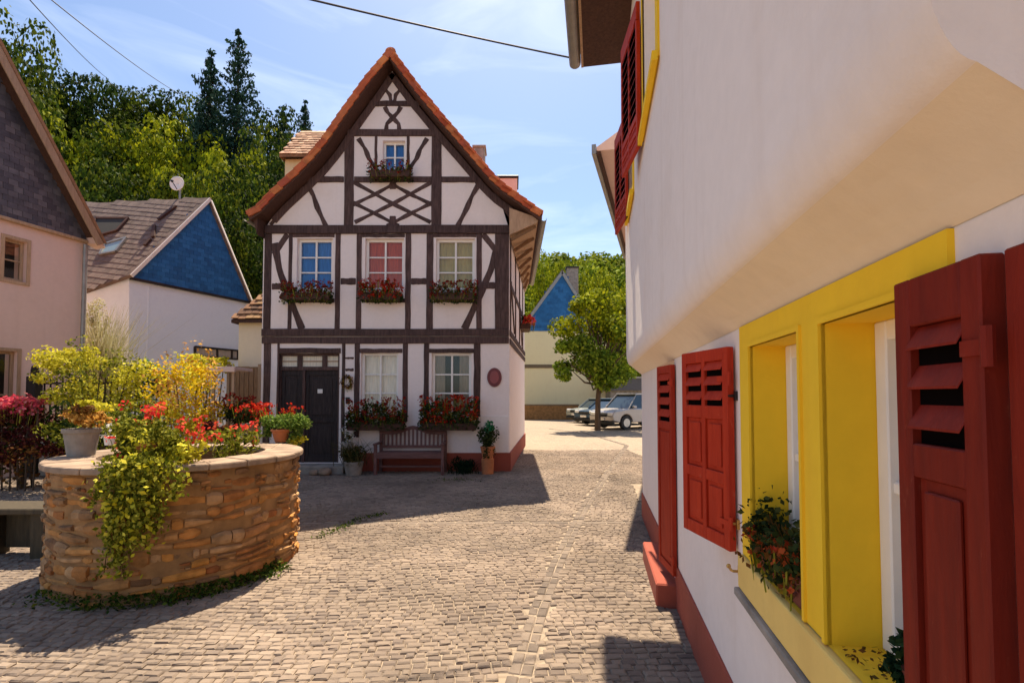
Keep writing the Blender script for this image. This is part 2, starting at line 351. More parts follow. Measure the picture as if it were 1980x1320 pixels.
# ------------------------------------------------------------------ ground
WELL = Vector((-3.165, 4.785, 0)); WR = 1.0
def ground():
    m, n, l, b = _mat('street')
    c = n.new('ShaderNodeTexCoord'); nz = n.new('ShaderNodeTexNoise'); nz.inputs['Scale'].default_value = 1.2
    l.new(c.outputs['Object'], nz.inputs['Vector'])
    v = n.new('ShaderNodeTexVoronoi'); v.inputs['Scale'].default_value = 9.5; l.new(c.outputs['Object'], v.inputs['Vector'])
    e = n.new('ShaderNodeTexVoronoi'); e.feature = 'DISTANCE_TO_EDGE'; e.inputs['Scale'].default_value = 9.5; l.new(c.outputs['Object'], e.inputs['Vector'])
    sx = n.new('ShaderNodeSeparateColor'); l.new(v.outputs['Color'], sx.inputs[0])
    col = ramp(n, l, sx.outputs[0], [(0, (0.18, 0.14, 0.105)), (0.5, (0.26, 0.20, 0.15)), (1, (0.33, 0.26, 0.19))])
    k = ramp(n, l, e.outputs['Distance'], [(0.02, (0.45, 0.42, 0.4)), (0.09, (1, 1, 1))])
    col = mix(n, l, 1.0, col, k, 'MULTIPLY')
    col = mix(n, l, noise(n, l, 0.5, 6), col, (0.34, 0.265, 0.185))
    l.new(col, b.inputs['Base Color']); b.inputs['Roughness'].default_value = 0.85
    bump(n, l, b, e.outputs['Distance'], 0.5, 0.02)
    mb = MB(); s = 12; xs = [-400, -60, -20, -8, 0, 8, 20, 60, 400]; ys = [-400, -30, -5, 5, 15, 30, 60, 120, 400]
    for i in range(8):
        for j in range(8): mb.add([(xs[i], ys[j], -.013), (xs[i+1], ys[j], -.013), (xs[i+1], ys[j+1], -.013), (xs[i], ys[j+1], -.013)], [(0, 1, 2, 3)])
    setp(obj('ground', mb, m), kind='structure')
ground()
GUT = [gnd(*p) for p in ((940, 1480), (975, 1400), (1000, 1320), (1040, 1180), (1080, 1080), (1130, 980), (1180, 905), (1212, 860))]
GUT += [Vector((3.6, 17.2, 0)), Vector((3.2, 21, 0)), Vector((1.8, 24, 0))]
def gut_sample(step):
    out = []; acc = 0
    for a, b in zip(GUT, GUT[1:]):
        Ls = (b-a).length; t = acc
        while t < Ls: out.append((a+(b-a)*(t/Ls), (b-a).normalized())); t += step
        acc = t-Ls
    return out
GS = gut_sample(0.13); GP = np.array([(p.x, p.y) for p, _ in GS])
def stone(mb, c, u, w, d, h=0.016, top=0.0, inset=0.009):
    u = Vector((u[0], u[1], 0)).normalized(); v = Vector((-u.y, u.x, 0)); vs = []
    for ins, z in ((0, top-h), (0, top-inset*0.8), (inset, top)):
        for i, j in ((-1, -1), (1, -1), (1, 1), (-1, 1)):
            jx, jy = random.uniform(-.004, .004), random.uniform(-.004, .004)
            vs.append(Vector(c)+u*(i*(w/2-ins)+jx)+v*(j*(d/2-ins)+jy)+Vector((0, 0, z+random.uniform(-.0010, .0010)*(ins > 0))))
    vs = [Vector((q.x, q.y, q.z if q.z > -1 else 0)) for q in vs]
    mb.add(vs, [(8, 9, 10, 11)]+[(4*k+i, 4*k+(i+1) % 4, 4*k+4+(i+1) % 4, 4*k+4+i) for k in (0, 1) for i in range(4)])
RBX = lambda y: 0.609+0.1726*y           # foot of the right hand building
def cobbles():
    mb = MB(); y = 1.2
    while y < 14.5:
        d = random.uniform(0.052, 0.066); x = -9.5+random.uniform(0, .1)
        x1 = min(RBX(y), 3.2) if y < 9 else 3.4
        if y < 4: x = -4.6
        while x < x1:
            w = random.uniform(0.055, 0.105)
            # rows bow a little, like real setts
            yy = y+0.10*math.sin(x*0.7)+0.05*math.sin(x*1.9+1.3)+0.012*math.sin(y*9+x*5); cx = x+w/2
            ok = (cx-WELL.x)**2+(yy-WELL.y)**2 > (WR-0.05)**2 and not (-5.6 < cx < 0.0 and yy > 10.55 and cx < -0.02+0.085*(yy-10.5))
            if ok:
                if np.min((GP[:, 0]-cx)**2+(GP[:, 1]-yy)**2) > 0.0080 and abs(yy-(6.27+0.012*cx)) > 0.03+d*0.5:
                    stone(mb, (cx, yy, 0), (1, 0.07*math.cos(x*0.7)+random.uniform(-.05, .05)), w-0.006, d-0.0055, top=random.uniform(-.005, .003))
            x += w
        y += d
    setp(obj('cobblestone_paving', mb, 'cobble'), kind='structure')
    g = MB()
    for p, t in GS:
        nrm = Vector((-t.y, t.x, 0))
        for k in (-.5, .5): stone(g, p+nrm*(k*0.072)+t*random.uniform(-.01, .01), t, random.uniform(.105, .125), 0.068, h=.02, top=-0.005+random.uniform(-.003, .003))
    setp(obj('gutter_paving', g, 'cobble_b'), kind='structure')
    s = MB(); x = -6.0
    while x < 1.62: stone(s, (x+.12, 6.27+0.012*x, 0), (1, 0), 0.23, 0.085, top=-0.006); x += 0.24
    setp(obj('sett_strip_paving', s, 'cobble_b'), kind='structure')
cobbles()

# ------------------------------------------------------------------ windows
def window(parent, fn, x0, x1, z0, z1, cols, rows, cur, fr=0.058, mun=0.030, dep=0.085, nin=1, fmat='white_paint', gap=0.0, pulled=0):
    """fn(x, z, depth) -> world point; depth grows into the wall"""
    def rect(mb, a, b, c, d, e0, e1): mb.add([fn(x, z, e) for x in (a, b) for e in (e0, e1) for z in (c, d)], [(0, 1, 3, 2), (4, 6, 7, 5), (0, 4, 5, 1), (2, 3, 7, 6), (0, 2, 6, 4), (1, 5, 7, 3)])
    m = MB()
    rect(m, x0, x0+fr, z0, z1, dep, dep+.05); rect(m, x1-fr, x1, z0, z1, dep, dep+.05)
    rect(m, x0+fr, x1-fr, z0, z0+fr, dep+.001, dep+.05); rect(m, x0+fr, x1-fr, z1-fr, z1, dep+.001, dep+.05)
    w = (x1-x0-2*fr); h = (z1-z0-2*fr)
    for i in range(1, cols):
        c = x0+fr+w*i/cols; q = mun*(1.35 if cols == 2 else 1); rect(m, c-q/2, c+q/2, z0+fr, z1-fr, dep+.004, dep+.044)
    for j in range(1, rows):
        c = z0+fr+h*j/rows; rect(m, x0+fr, x1-fr, c-mun/2, c+mun/2, dep+.008, dep+.04)
    f = obj('window', m, fmat, parent, bevel=0.004)
    p = MB(); p.add([fn(x0+fr, z0+fr, dep+.03), fn(x1-fr, z0+fr, dep+.03), fn(x1-fr, z1-fr, dep+.03), fn(x0+fr, z1-fr, dep+.03)], [(0, 1, 2, 3)])
    obj('pane', p, 'glass', f)
    # folded curtain, hanging in waves
    def cloth(a, b, mat):
        c = MB(); nseg = 26
        for k in range(nseg+1):
            x = a+(b-a)*k/nseg; dd = dep+.075+0.018*math.sin(k*1.9+random.uniform(-.5, .5))
            c.v += [tuple(fn(x, z0+fr*.5, dd)), tuple(fn(x, z1-fr*.5, dd))]
            if k: c.f.append((2*k-2, 2*k, 2*k+1, 2*k-1))
        obj('curtain', c, mat, f, smooth=True)
    if cur:
        if pulled:
            cloth(x0+fr*.5, x0+fr*.5+w*pulled, cur); cloth(x1-fr*.5-w*pulled, x1-fr*.5, cur)
        else: cloth(x0+fr*.5, x1-fr*.5, cur)
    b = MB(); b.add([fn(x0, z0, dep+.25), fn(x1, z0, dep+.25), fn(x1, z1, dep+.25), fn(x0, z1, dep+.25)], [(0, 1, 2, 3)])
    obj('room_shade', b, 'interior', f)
    return f
def reveal(mb, fn, x0, x1, z0, z1, d):
    for a, b in (((x0, z0), (x1, z0)), ((x1, z0), (x1, z1)), ((x1, z1), (x0, z1)), ((x0, z1), (x0, z0))):
        mb.add([fn(a[0], a[1], 0), fn(b[0], b[1], 0), fn(b[0], b[1], d), fn(a[0], a[1], d)], [(0, 1, 2, 3)])

# ------------------------------------------------------------------ half-timbered house
FY = 10.5; SPL = 0.085
house = thing('timbered_house', 'half-timbered house with dark beams on pale plaster and a steep red-edged gable', 'house', (-2.6, FY, 0))
def ff(x, z, d): return Vector((x, FY+d, z))
def hx(px, py=500): return at(px, py, FY).x
def hz(py): return at(990, py, FY).z
BACK = 16.0
XL = hx(509); XR = hx(985)
RK = [(478, 413), (499, 400), (524, 373), (571, 330), (600, 300), (625, 270), (664, 213), (708, 152), (755, 97), (810, 171), (858, 229), (905, 283), (953, 340), (975, 360), (1001, 378), (1048, 412)]
RKY = 10.14
rk = [(at(a, b, RKY).x, at(a, b, RKY).z) for a, b in RK]
def offs(pl, d):
    out = []
    for i, p in enumerate(pl):
        a = Vector(pl[max(i-1, 0)]); b = Vector(pl[min(i+1, len(pl)-1)]); t = (b-a).normalized(); n_ = Vector((t.y, -t.x))
        k = d/max(0.45, n_.dot(Vector(((b-Vector(p)).normalized().y, -(b-Vector(p)).normalized().x)) if i < len(pl)-1 else n_))
        out.append((p[0]+n_.x*k, p[1]+n_.y*k))
    return out
def facade():
    inner = offs(rk, 0.16)
    zl = hz(446); pts = [(XL, 0.0), (XL, zl)]+[p for p in inner[1:-1] if XL+0.05 < p[0] < XR-0.05 and p[1] > zl]+[(XR, zl), (XR, 0.0)]
    W_ = dict(attic=(hx(738), hx(782), hz(330), hz(272)), u1=(hx(574), hx(643), hz(560), hz(461)), u2=(hx(706), hx(781), hz(560), hz(461)),
              u3=(hx(843), hx(918), hz(560), hz(461)), g1=(hx(700), hx(772), hz(802), hz(682)), g2=(hx(836), hx(912), hz(802), hz(682)),
              door=(hx(541), hx(659), 0.17, hz(683)))
    holes = [[(a, c), (b, c), (b, d), (a, d)] for a, b, c, d in W_.values()]
    mb = MB(); mb.holed(pts, holes, lambda x, z: (x, FY, z))
    for a, b, c, d in W_.values(): reveal(mb, ff, a, b, c, d, 0.16)
    # side and back walls
    sh = SPL*(BACK-FY); zt = hz(440)+0.3
    mb.add([(XR, FY, 0), (XR+sh, BACK, 0), (XR+sh, BACK, zt), (XR, FY, zt)], [(0, 1, 2, 3)])
    mb.add([(XL, FY, 0), (XL+sh, BACK, 0), (XL+sh, BACK, zt), (XL, FY, zt)], [(3, 2, 1, 0)])
    mb.add([(x+(sh if x > XR-.01 or x < XL+.01 else 0), BACK, z) for x, z in pts], [tuple(range(len(pts)))])
    obj('wall', mb, 'plaster_pink', house)
    window(house, ff, *W_['attic'], 2, 2, 'cur_reflection', fr=0.05)
    window(house, ff, *W_['u1'], 2, 3, 'cur_reflection'); window(house, ff, *W_['u2'], 2, 3, 'cur_red'); window(house, ff, *W_['u3'], 2, 3, 'cur_olive')
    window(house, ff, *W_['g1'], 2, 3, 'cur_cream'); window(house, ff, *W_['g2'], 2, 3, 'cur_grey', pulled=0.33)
    return W_
HW = facade()
def tim(name, x0, y0, x1, y1, pr):      # upright or level timber given by its edges in the photograph, laid on the facade
    a = at(x0, y1, FY); b = at(x1, y0, FY); mb = MB(); nn = 6
    v = []
    long_x = abs(b.x-a.x) > abs(b.z-a.z)
    for i in range(nn+1):               # hand-hewn: edges wander a few millimetres
        t = i/nn; j1 = random.uniform(-.007, .007); j2 = random.uniform(-.007, .007)
        if i in (0, nn): j1 = j2 = 0
        if long_x: x = a.x+(b.x-a.x)*t; c = [(x, a.z+j1), (x, b.z+j2)]
        else: z = a.z+(b.z-a.z)*t; c = [(a.x+j1, z), (b.x+j2, z)]
        for (x, z) in c: v += [(x, FY-pr, z), (x, FY+0.02, z)]
    f = []
    for i in range(nn):
        k = 4*i; f += [(k, k+4, k+6, k+2), (k+1, k+3, k+7, k+5), (k, k+1, k+5, k+4), (k+2, k+6, k+7, k+3)]
    f += [(0, 2, 3, 1), (4*nn, 4*nn+1, 4*nn+3, 4*nn+2)]
    mb.add(v, f); return obj(name, mb, 'timber', house, bevel=0.008)
def ribbon(mb, pts, w, y0, y1, wav=0.0, n=14):
    P = [Vector(p) for p in pts]; cum = [0]
    for a, b in zip(P, P[1:]): cum.append(cum[-1]+(b-a).length)
    Q = []
    for i in range(n+1):
        s = cum[-1]*i/n; k = max(j for j in range(len(P)) if cum[j] <= s+1e-9); k = min(k, len(P)-2)
        Q.append(P[k]+(P[k+1]-P[k])*((s-cum[k])/(cum[k+1]-cum[k])))
    k0 = len(mb.v)
    for i, q in enumerate(Q):
        t = (Q[min(i+1, n)]-Q[max(i-1, 0)]).normalized(); nn = Vector((-t.y, t.x)); ww = w/2*(1+wav*math.sin(i*math.pi*2/7+1))+random.uniform(-.003, .003)
        for sg in (-1, 1):
            for y in (y0, y1): mb.v.append((q.x+nn.x*ww*sg, y, q.y+nn.y*ww*sg))
    for i in range(n):
        k = k0+4*i; mb.f += [(k, k+4, k+6, k+2), (k+1, k+3, k+7, k+5), (k, k+1, k+5, k+4), (k+2, k+6, k+7, k+3)]
    k = k0+4*n; mb.f += [(k0, k0+2, k0+3, k0+1), (k, k+1, k+3, k+2)]
def brace(pts, wpx, pr=0.014, wav=0.0, name='brace'):
    mb = MB(); ribbon(mb, [(at(a, b, FY).x, at(a, b, FY).z) for a, b in pts], wpx*FY/F, FY-pr, FY+.02, wav)
    return obj(name, mb, 'timber', house, bevel=0.006)
def timbering():
    H, P_ = 0.026, 0.020
    for r in ((513, 436, 1003, 452), ): tim('beam', *r, 0.045)
    tim('beam', 507, 636, 984, 650, 0.050); tim('beam', 507, 651, 984, 664, 0.036)
    tim('beam', 714, 196, 812, 206, H); tim('beam', 672, 251, 850, 264, 0.030)
    tim('beam', 592, 342, 665, 353, H); tim('beam', 685, 342, 835, 353, H); tim('beam', 854, 342, 924, 353, H)
    tim('post', 665, 262, 685, 437, P_); tim('post', 834, 262, 854, 437, P_)
    tim('post', 724, 264, 730, 342, 0.016); tim('post', 786, 264, 792, 342, 0.016)
    for a, b in ((509, 526), (556, 566), (647, 659), (688, 700), (783, 795), (824, 838), (921, 932), (957, 984)): tim('post', a, 452, b, 636, P_ if b-a < 20 else 0.024)
    for a, b in ((566, 647), (700, 783), (838, 921)): tim('beam', a, 452, b, 459, H-.01); tim('beam', a, 577, b, 585, H-.01)
    for a, b in ((659, 688), (795, 824)): tim('beam', a, 538, b, 550, H-.008)
    tim('beam', 526, 548, 556, 560, H-.006); tim('beam', 932, 546, 957, 558, H-.006)
    brace([(531, 470), (541, 525), (560, 575), (584, 636)], 13, wav=0.12); brace([(556, 453), (530, 492)], 11, 0.012)
    brace([(962, 478), (950, 520), (928, 570), (898, 636)], 13, wav=0.12); brace([(934, 453), (962, 488)], 11, 0.012)
    tim('post', 507, 664, 524, 880, 0.024); tim('post', 533, 664, 541, 885, P_); tim('post', 659, 664, 668, 885, P_); tim('post', 684, 664, 696, 845, P_)
    tim('post', 778, 664, 789, 815, P_); tim('post', 819, 664, 830, 815, P_); tim('post', 916, 664, 929, 805, P_)
    tim('beam', 541, 673, 659, 683, H); tim('beam', 696, 674, 778, 682, H); tim('beam', 830, 674, 916, 682, H)
    tim('beam', 668, 712, 684, 717, 0.015); tim('beam', 668, 690, 684, 694, 0.015)
    for sg in (-1, 1):                       # mirrored pairs round the centre line x = 759.5
        q = lambda a: 759.5+sg*(a-759.5)
        brace([(q(826), 268), (q(812), 290), (q(806), 306), (q(792), 326)], 8, 0.013, 0.2)
        brace([(q(778), 174), (q(772), 176), (q(765), 184), (q(763), 197)], 7, 0.012, 0.15)
        brace([(q(775), 207), (q(770), 217), (q(757), 231), (q(748), 240), (q(747), 251)], 8, 0.012+0.003*(sg > 0), 0.15)
        brace([(q(836), 370-18), (q(760), 394), (q(686), 430)], 7, 0.0125+0.003*(sg > 0), 0.15)
        brace([(q(836), 392), (q(794), 413), (q(748), 437)], 7, 0.011+0.003*(sg > 0), 0.15)
        brace([(q(836), 396), (q(794), 376), (q(754), 354)], 7, 0.012+0.003*(sg > 0), 0.15)
    brace([(759.5, 353), (759.5, 366)], 12, 0.0185); brace([(759.5, 418), (759.5, 437)], 12, 0.0185)
    brace([(594, 356), (606, 378), (613, 400), (630, 437)], 9, 0.014, 0.18); brace([(926, 356), (912, 380), (903, 402), (885, 437)], 9, 0.014, 0.18)
    brace([(588, 362), (523, 435)], 7, 0.013); brace([(955, 374), (997, 432)], 8, 0.013)
    # rafters under the verge
    inn = offs(rk, 0.20); k = 8
    for part in (inn[1:k+1], inn[k:-1]):
        mb = MB(); ribbon(mb, offs(part, 0.035), 0.145, FY-0.032, FY+.02, 0.0, 20); obj('rafter', mb, 'timber', house, bevel=0.006)
    # right hand flank
    def sd(Y, z, d): return Vector((XR+SPL*(Y-FY)+d, Y, z))
    def sbar(y0, z0, y1, z1, w): 
        mb = MB(); a = sd(y0, z0, 0.006); b = sd(y1, z1, 0.006); mb.bar(a, b, 0.04, w, (0, 0, 1) if abs(y1-y0) > .3 else (0, 1, 0)); return mb
    for z in (hz(643), hz(658)-.02): obj('beam', sbar(FY+.02, z, BACK, z, 0.12), 'timber', house)
    for y in (FY+.2, FY+1.6, FY+3.0, FY+4.4): obj('post', sbar(y, hz(636), y, hz(455), 0.15), 'timber', house)
    obj('beam', sbar(FY+.2, hz(548), BACK, hz(548), 0.11), 'timber', house)
    for y in (FY+.3, FY+3.1): obj('brace', sbar(y, hz(540), y+0.9, hz(630), 0.10), 'timber', house)
timbering()
def plinth():
    mb = MB(); sh = SPL*(BACK-FY); z = at(990, 875, FY).z
    mb.box(hx(668), XR+.018, FY-.018, FY+.05, -.02, z)
    mb.prism([(XR, FY-.0185, -.02), (XR+.03, FY-.0185, -.02), (XR+.03, FY-.0185, z), (XR, FY-.0185, z)], (sh, BACK-FY, 0))
    mb.box(XL, hx(535), FY-.0185, FY+.05, -.02, z)
    obj('plinth', mb, 'plinth_red', house)
    cz = at(990, 803, FY).z
    mb = MB(); mb.box(hx(930), XR-.02, FY-.012, FY+.03, z, cz); obj('buttress', mb, 'plaster_white', house, bevel=.01)
plinth()
def main_roof():
    top = rk; bot = offs(rk, 0.10); mb = MB(); Y0, Y1 = RKY, BACK+.3; sh = SPL*(Y1-Y0); n = len(top)
    sh = 0; ring = top+bot[::-1]
    k0 = len(mb.v)
    for (x, z) in ring: mb.v.append((x, Y0, z-0.05))
    for (x, z) in ring: mb.v.append((x+sh, Y1, z-0.05))
    m = len(ring)
    for i in range(m): mb.f.append((i, (i+1) % m, (i+1) % m+m, i+m))
    for i in range(n-1):
        mb.f.append((i, i+1, m-2-i, m-1-i)); mb.f.append((m+i, m+i+1, m+m-2-i, m+m-1-i))
    roof = obj('roof', mb, 'board_dark', house)
    D = Vector((0, 1, 0)); Ld = (Y1-Y0)*D.length; ti = MB()
    for i in range(n-1):
        a = Vector((top[i][0], Y0, top[i][1])); b = Vector((top[i+1][0], Y0, top[i+1][1])); seg = (b-a).length
        if i < 8: O = a; V = (b-a).normalized(); U = -D
        else: O = b; V = (a-b).normalized(); U = D
        U = U.normalized(); Nn = U.cross(V)
        if i < 8: O = O+D.normalized()*Ld
        O = O-Vector((0, 0, 0.045))
        hh = seg/max(1, round(seg/0.19))
        shingles(ti, O, U, V, Ld-0.18, seg-hh*0.5, lambda u, v, s=seg: u < Ld+.02 and v < s, 0.20, hh, 0.016, 1.35)
    obj('roof_tiles', ti, 'rooftile', roof)
    vt = MB()                                # verge tiles along both edges of the gable
    for side in (range(0, 8), range(15, 8, -1)):
        pts = [Vector((rk[i][0], 0, rk[i][1])) for i in list(side)]+[Vector((rk[8][0], 0, rk[8][1]))]
        for a, b in zip(pts, pts[1:]):
            Ls = (b-a).length; k = max(1, round(Ls/0.21)); t = (b-a)/Ls; nrm = Vector((-t.z, 0, t.x)); nrm = nrm if nrm.z > 0 else -nrm
            for q in range(k):
                p = a+t*(Ls*q/k); ln = Ls/k*1.12; lift = nrm*0.012
                for y0, y1, n0, n1 in ((RKY-.035, RKY+.0, -0.10, 0.028), (RKY-.03, RKY+.19, 0.005, 0.045)):
                    j = random.uniform(-.004, .004)
                    c = [p+nrm*n0+lift, p+nrm*(n1)+lift, p+t*ln+nrm*(n1-.01), p+t*ln+nrm*(n0-.01)]
                    vt.prism([(w.x, y0+j, w.z) for w in c], (0, y1-y0, 0))
    obj('verge_tiles', vt, 'rooftile', roof, bevel=.006)
    rt = MB()
    for k in range(17):
        y = Y0+0.36*k; c = Vector((rk[8][0], y, rk[8][1]-.03)); k0 = len(rt.v)
        for (yy, r) in ((0, .115), (.40, .095)):
            for a in range(7): an = math.pi*(a/6); rt.v.append((c.x+r*math.cos(an)*1.0, y+yy, c.z+r*math.sin(an)*0.85))
        for a in range(6): rt.f.append((k0+a, k0+a+1, k0+a+8, k0+a+7))
        rt.f.append(tuple(range(k0, k0+7)))
    obj('ridge_tiles', rt, 'rooftile', roof)
    # boxed eave on the right, with boards
    ex, ez = rk[-1]; A = (XR, hz(462)); Bp = (ex-.10, ez-.17); C = (ex-.06, ez-.08); Dp = (XR, ez+.15)
    mb = MB(); Y0 = RKY+.09; sh = SPL*(BACK-Y0); q4 = [(p[0], Y0, p[1]) for p in (A, Bp, C, Dp)]+[(p[0]+(sh if p[0] == XR else 0), BACK, p[1]) for p in (A, Bp, C, Dp)]; mb.add(q4, [(0, 1, 2, 3), (7, 6, 5, 4), (0, 4, 5, 1), (1, 5, 6, 2), (2, 6, 7, 3), (3, 7, 4, 0)]); obj('eave_boarding', mb, 'board_tan', house)
    for k in range(7):
        mb = MB(); y = Y0+.12+k*0.8; s = SPL*(y-Y0); a = Vector((A[0]+s+.03, y, A[1]-.06)); b = Vector((Bp[0]-.03, y, Bp[1]-.035)); mb.bar(a, b, .07, .07); obj('eave_rafter', mb, 'board_tan_dark', house)
    def gutter(x, z, n_):
        g = MB(); k0 = 0; r = .065
        for (yy) in (RKY+.02, BACK+.2):
            for a in range(9): an = math.pi+math.pi*a/8; g.v.append((x+r*math.cos(an), yy, z+r*math.sin(an)))
            for a in range(9): an = 2*math.pi-math.pi*a/8; g.v.append((x+(r-.006)*math.cos(an), yy, z+(r-.006)*math.sin(an)))
        for a in range(17): g.f.append((a, a+1, a+19, a+18))
        obj('gutter', g, 'zinc', house)
    gutter(ex+.04, ez-.10, 0); gutter(rk[0][0]-.02, rk[0][1]-.10, 1)
    mb = MB(); lx, lz = rk[0]; s0 = (XL, hz(462)); mb.prism([(XL, RKY+.09, hz(462)), (lx+.10, RKY+.09, lz-.17), (lx+.06, RKY+.09, lz-.08), (XL, RKY+.09, lz+.15)], (sh, BACK-Y0, 0)); obj('eave_boarding', mb, 'board_dark', house)
    # chimneys
    def chim(px0, px1, pyt, Y, wy, mat, capm, zb=6.0):
        a = at(px0, pyt, Y); b = at(px1, pyt, Y); c = MB(); c.box(a.x, b.x, Y, Y+wy, zb, a.z-.06); o = obj('chimney', c, mat, house, bevel=.01)
        c = MB(); c.box(a.x-.04, b.x+.04, Y-.04, Y+wy+.04, a.z-.06, a.z); obj('cap', c, capm, o, bevel=.01)
    chim(916, 937, 281, 14.0, .5, 'stone_grey', 'stone_grey'); chim(964, 1000, 340, 12.6, .7, 'plaster_rose', 'iron', 5.5)
main_roof()
def door():
    a, b, c, d = HW['door']; z0 = 0.17; ztr = hz(710); 
    mb = MB(); mb.box(a, a+.05, FY+.05, FY+.13, z0, d); mb.box(b-.05, b, FY+.05, FY+.13, z0, d); mb.box(a+.05, b-.05, FY+.05, FY+.13, ztr-.06, ztr+.02); mb.box(a+.05, b-.05, FY+.05, FY+.13, d-.05, d)
    xm = hx(589); mb.box(xm-.03, xm+.03, FY+.045, FY+.13, z0, ztr-.06)
    for px in (580, 628): x = hx(px); mb.box(x-.05, x+.05, FY+.052, FY+.13, ztr+.02, d-.05)
    obj('door_frame', mb, 'timber', house, bevel=.005)
    mb = MB(); mb.box(a+.05, b-.05, FY+.10, FY+.105, ztr+.02, d-.05); obj('fanlight', mb, 'cur_cream', house)
    mb = MB()
    zc = (ztr+.02+d-.05)/2; mb.box(a+.05, b-.05, FY+.085, FY+.098, zc-.012, zc+.012); obj('glazing_bar', mb, 'board_tan', house)
    def leafp(x0, x1, name):
        m = MB(); y = FY+.10; m.box(x0, x1, y, y+.03, z0, ztr-.06); zs = [z0, z0+.12, 0.95, 1.05, ztr-.22, ztr-.06]
        fr = .07
        m.box(x0, x0+fr, y-.02, y, z0, ztr-.06); m.box(x1-fr, x1, y-.02, y, z0, ztr-.06)
        for q0, q1 in ((z0, z0+.14), (1.02, 1.12), (ztr-.17, ztr-.06)): m.box(x0+fr, x1-fr, y-.018, y, q0, q1)
        m.box(x0+fr+.06, x1-fr-.06, y-.012, y, z0+.2, .96); m.box(x0+fr+.06, x1-fr-.06, y-.012, y, 1.18, ztr-.23)
        return obj(name, m, 'door', house, bevel=.006)
    leafp(a+.05, xm-.03, 'door_side_panel'); dl = leafp(xm+.03, b-.05, 'door')
    m = MB(); x = hx(620); z = hz(756); m.box(x-.055, x+.055, FY+.066, FY+.075, z-.045, z+.045); obj('door_plate', m, 'white_paint', dl, bevel=.003)
    m = MB(); m.tube([(xm+.09, FY+.08, 1.1), (xm+.09, FY+.03, 1.1), (xm+.19, FY+.03, 1.1)], .01); obj('handle', m, 'iron', dl)
    m = MB(); m.box(a-.15, b+.25, FY-.42, FY+.10, -.02, .16); 
    single('door_step', m, 'stone_grey', 'worn grey stone step below the dark front door', 'step', (a, FY-.2, 0), bevel=.02, segs=2)
door()

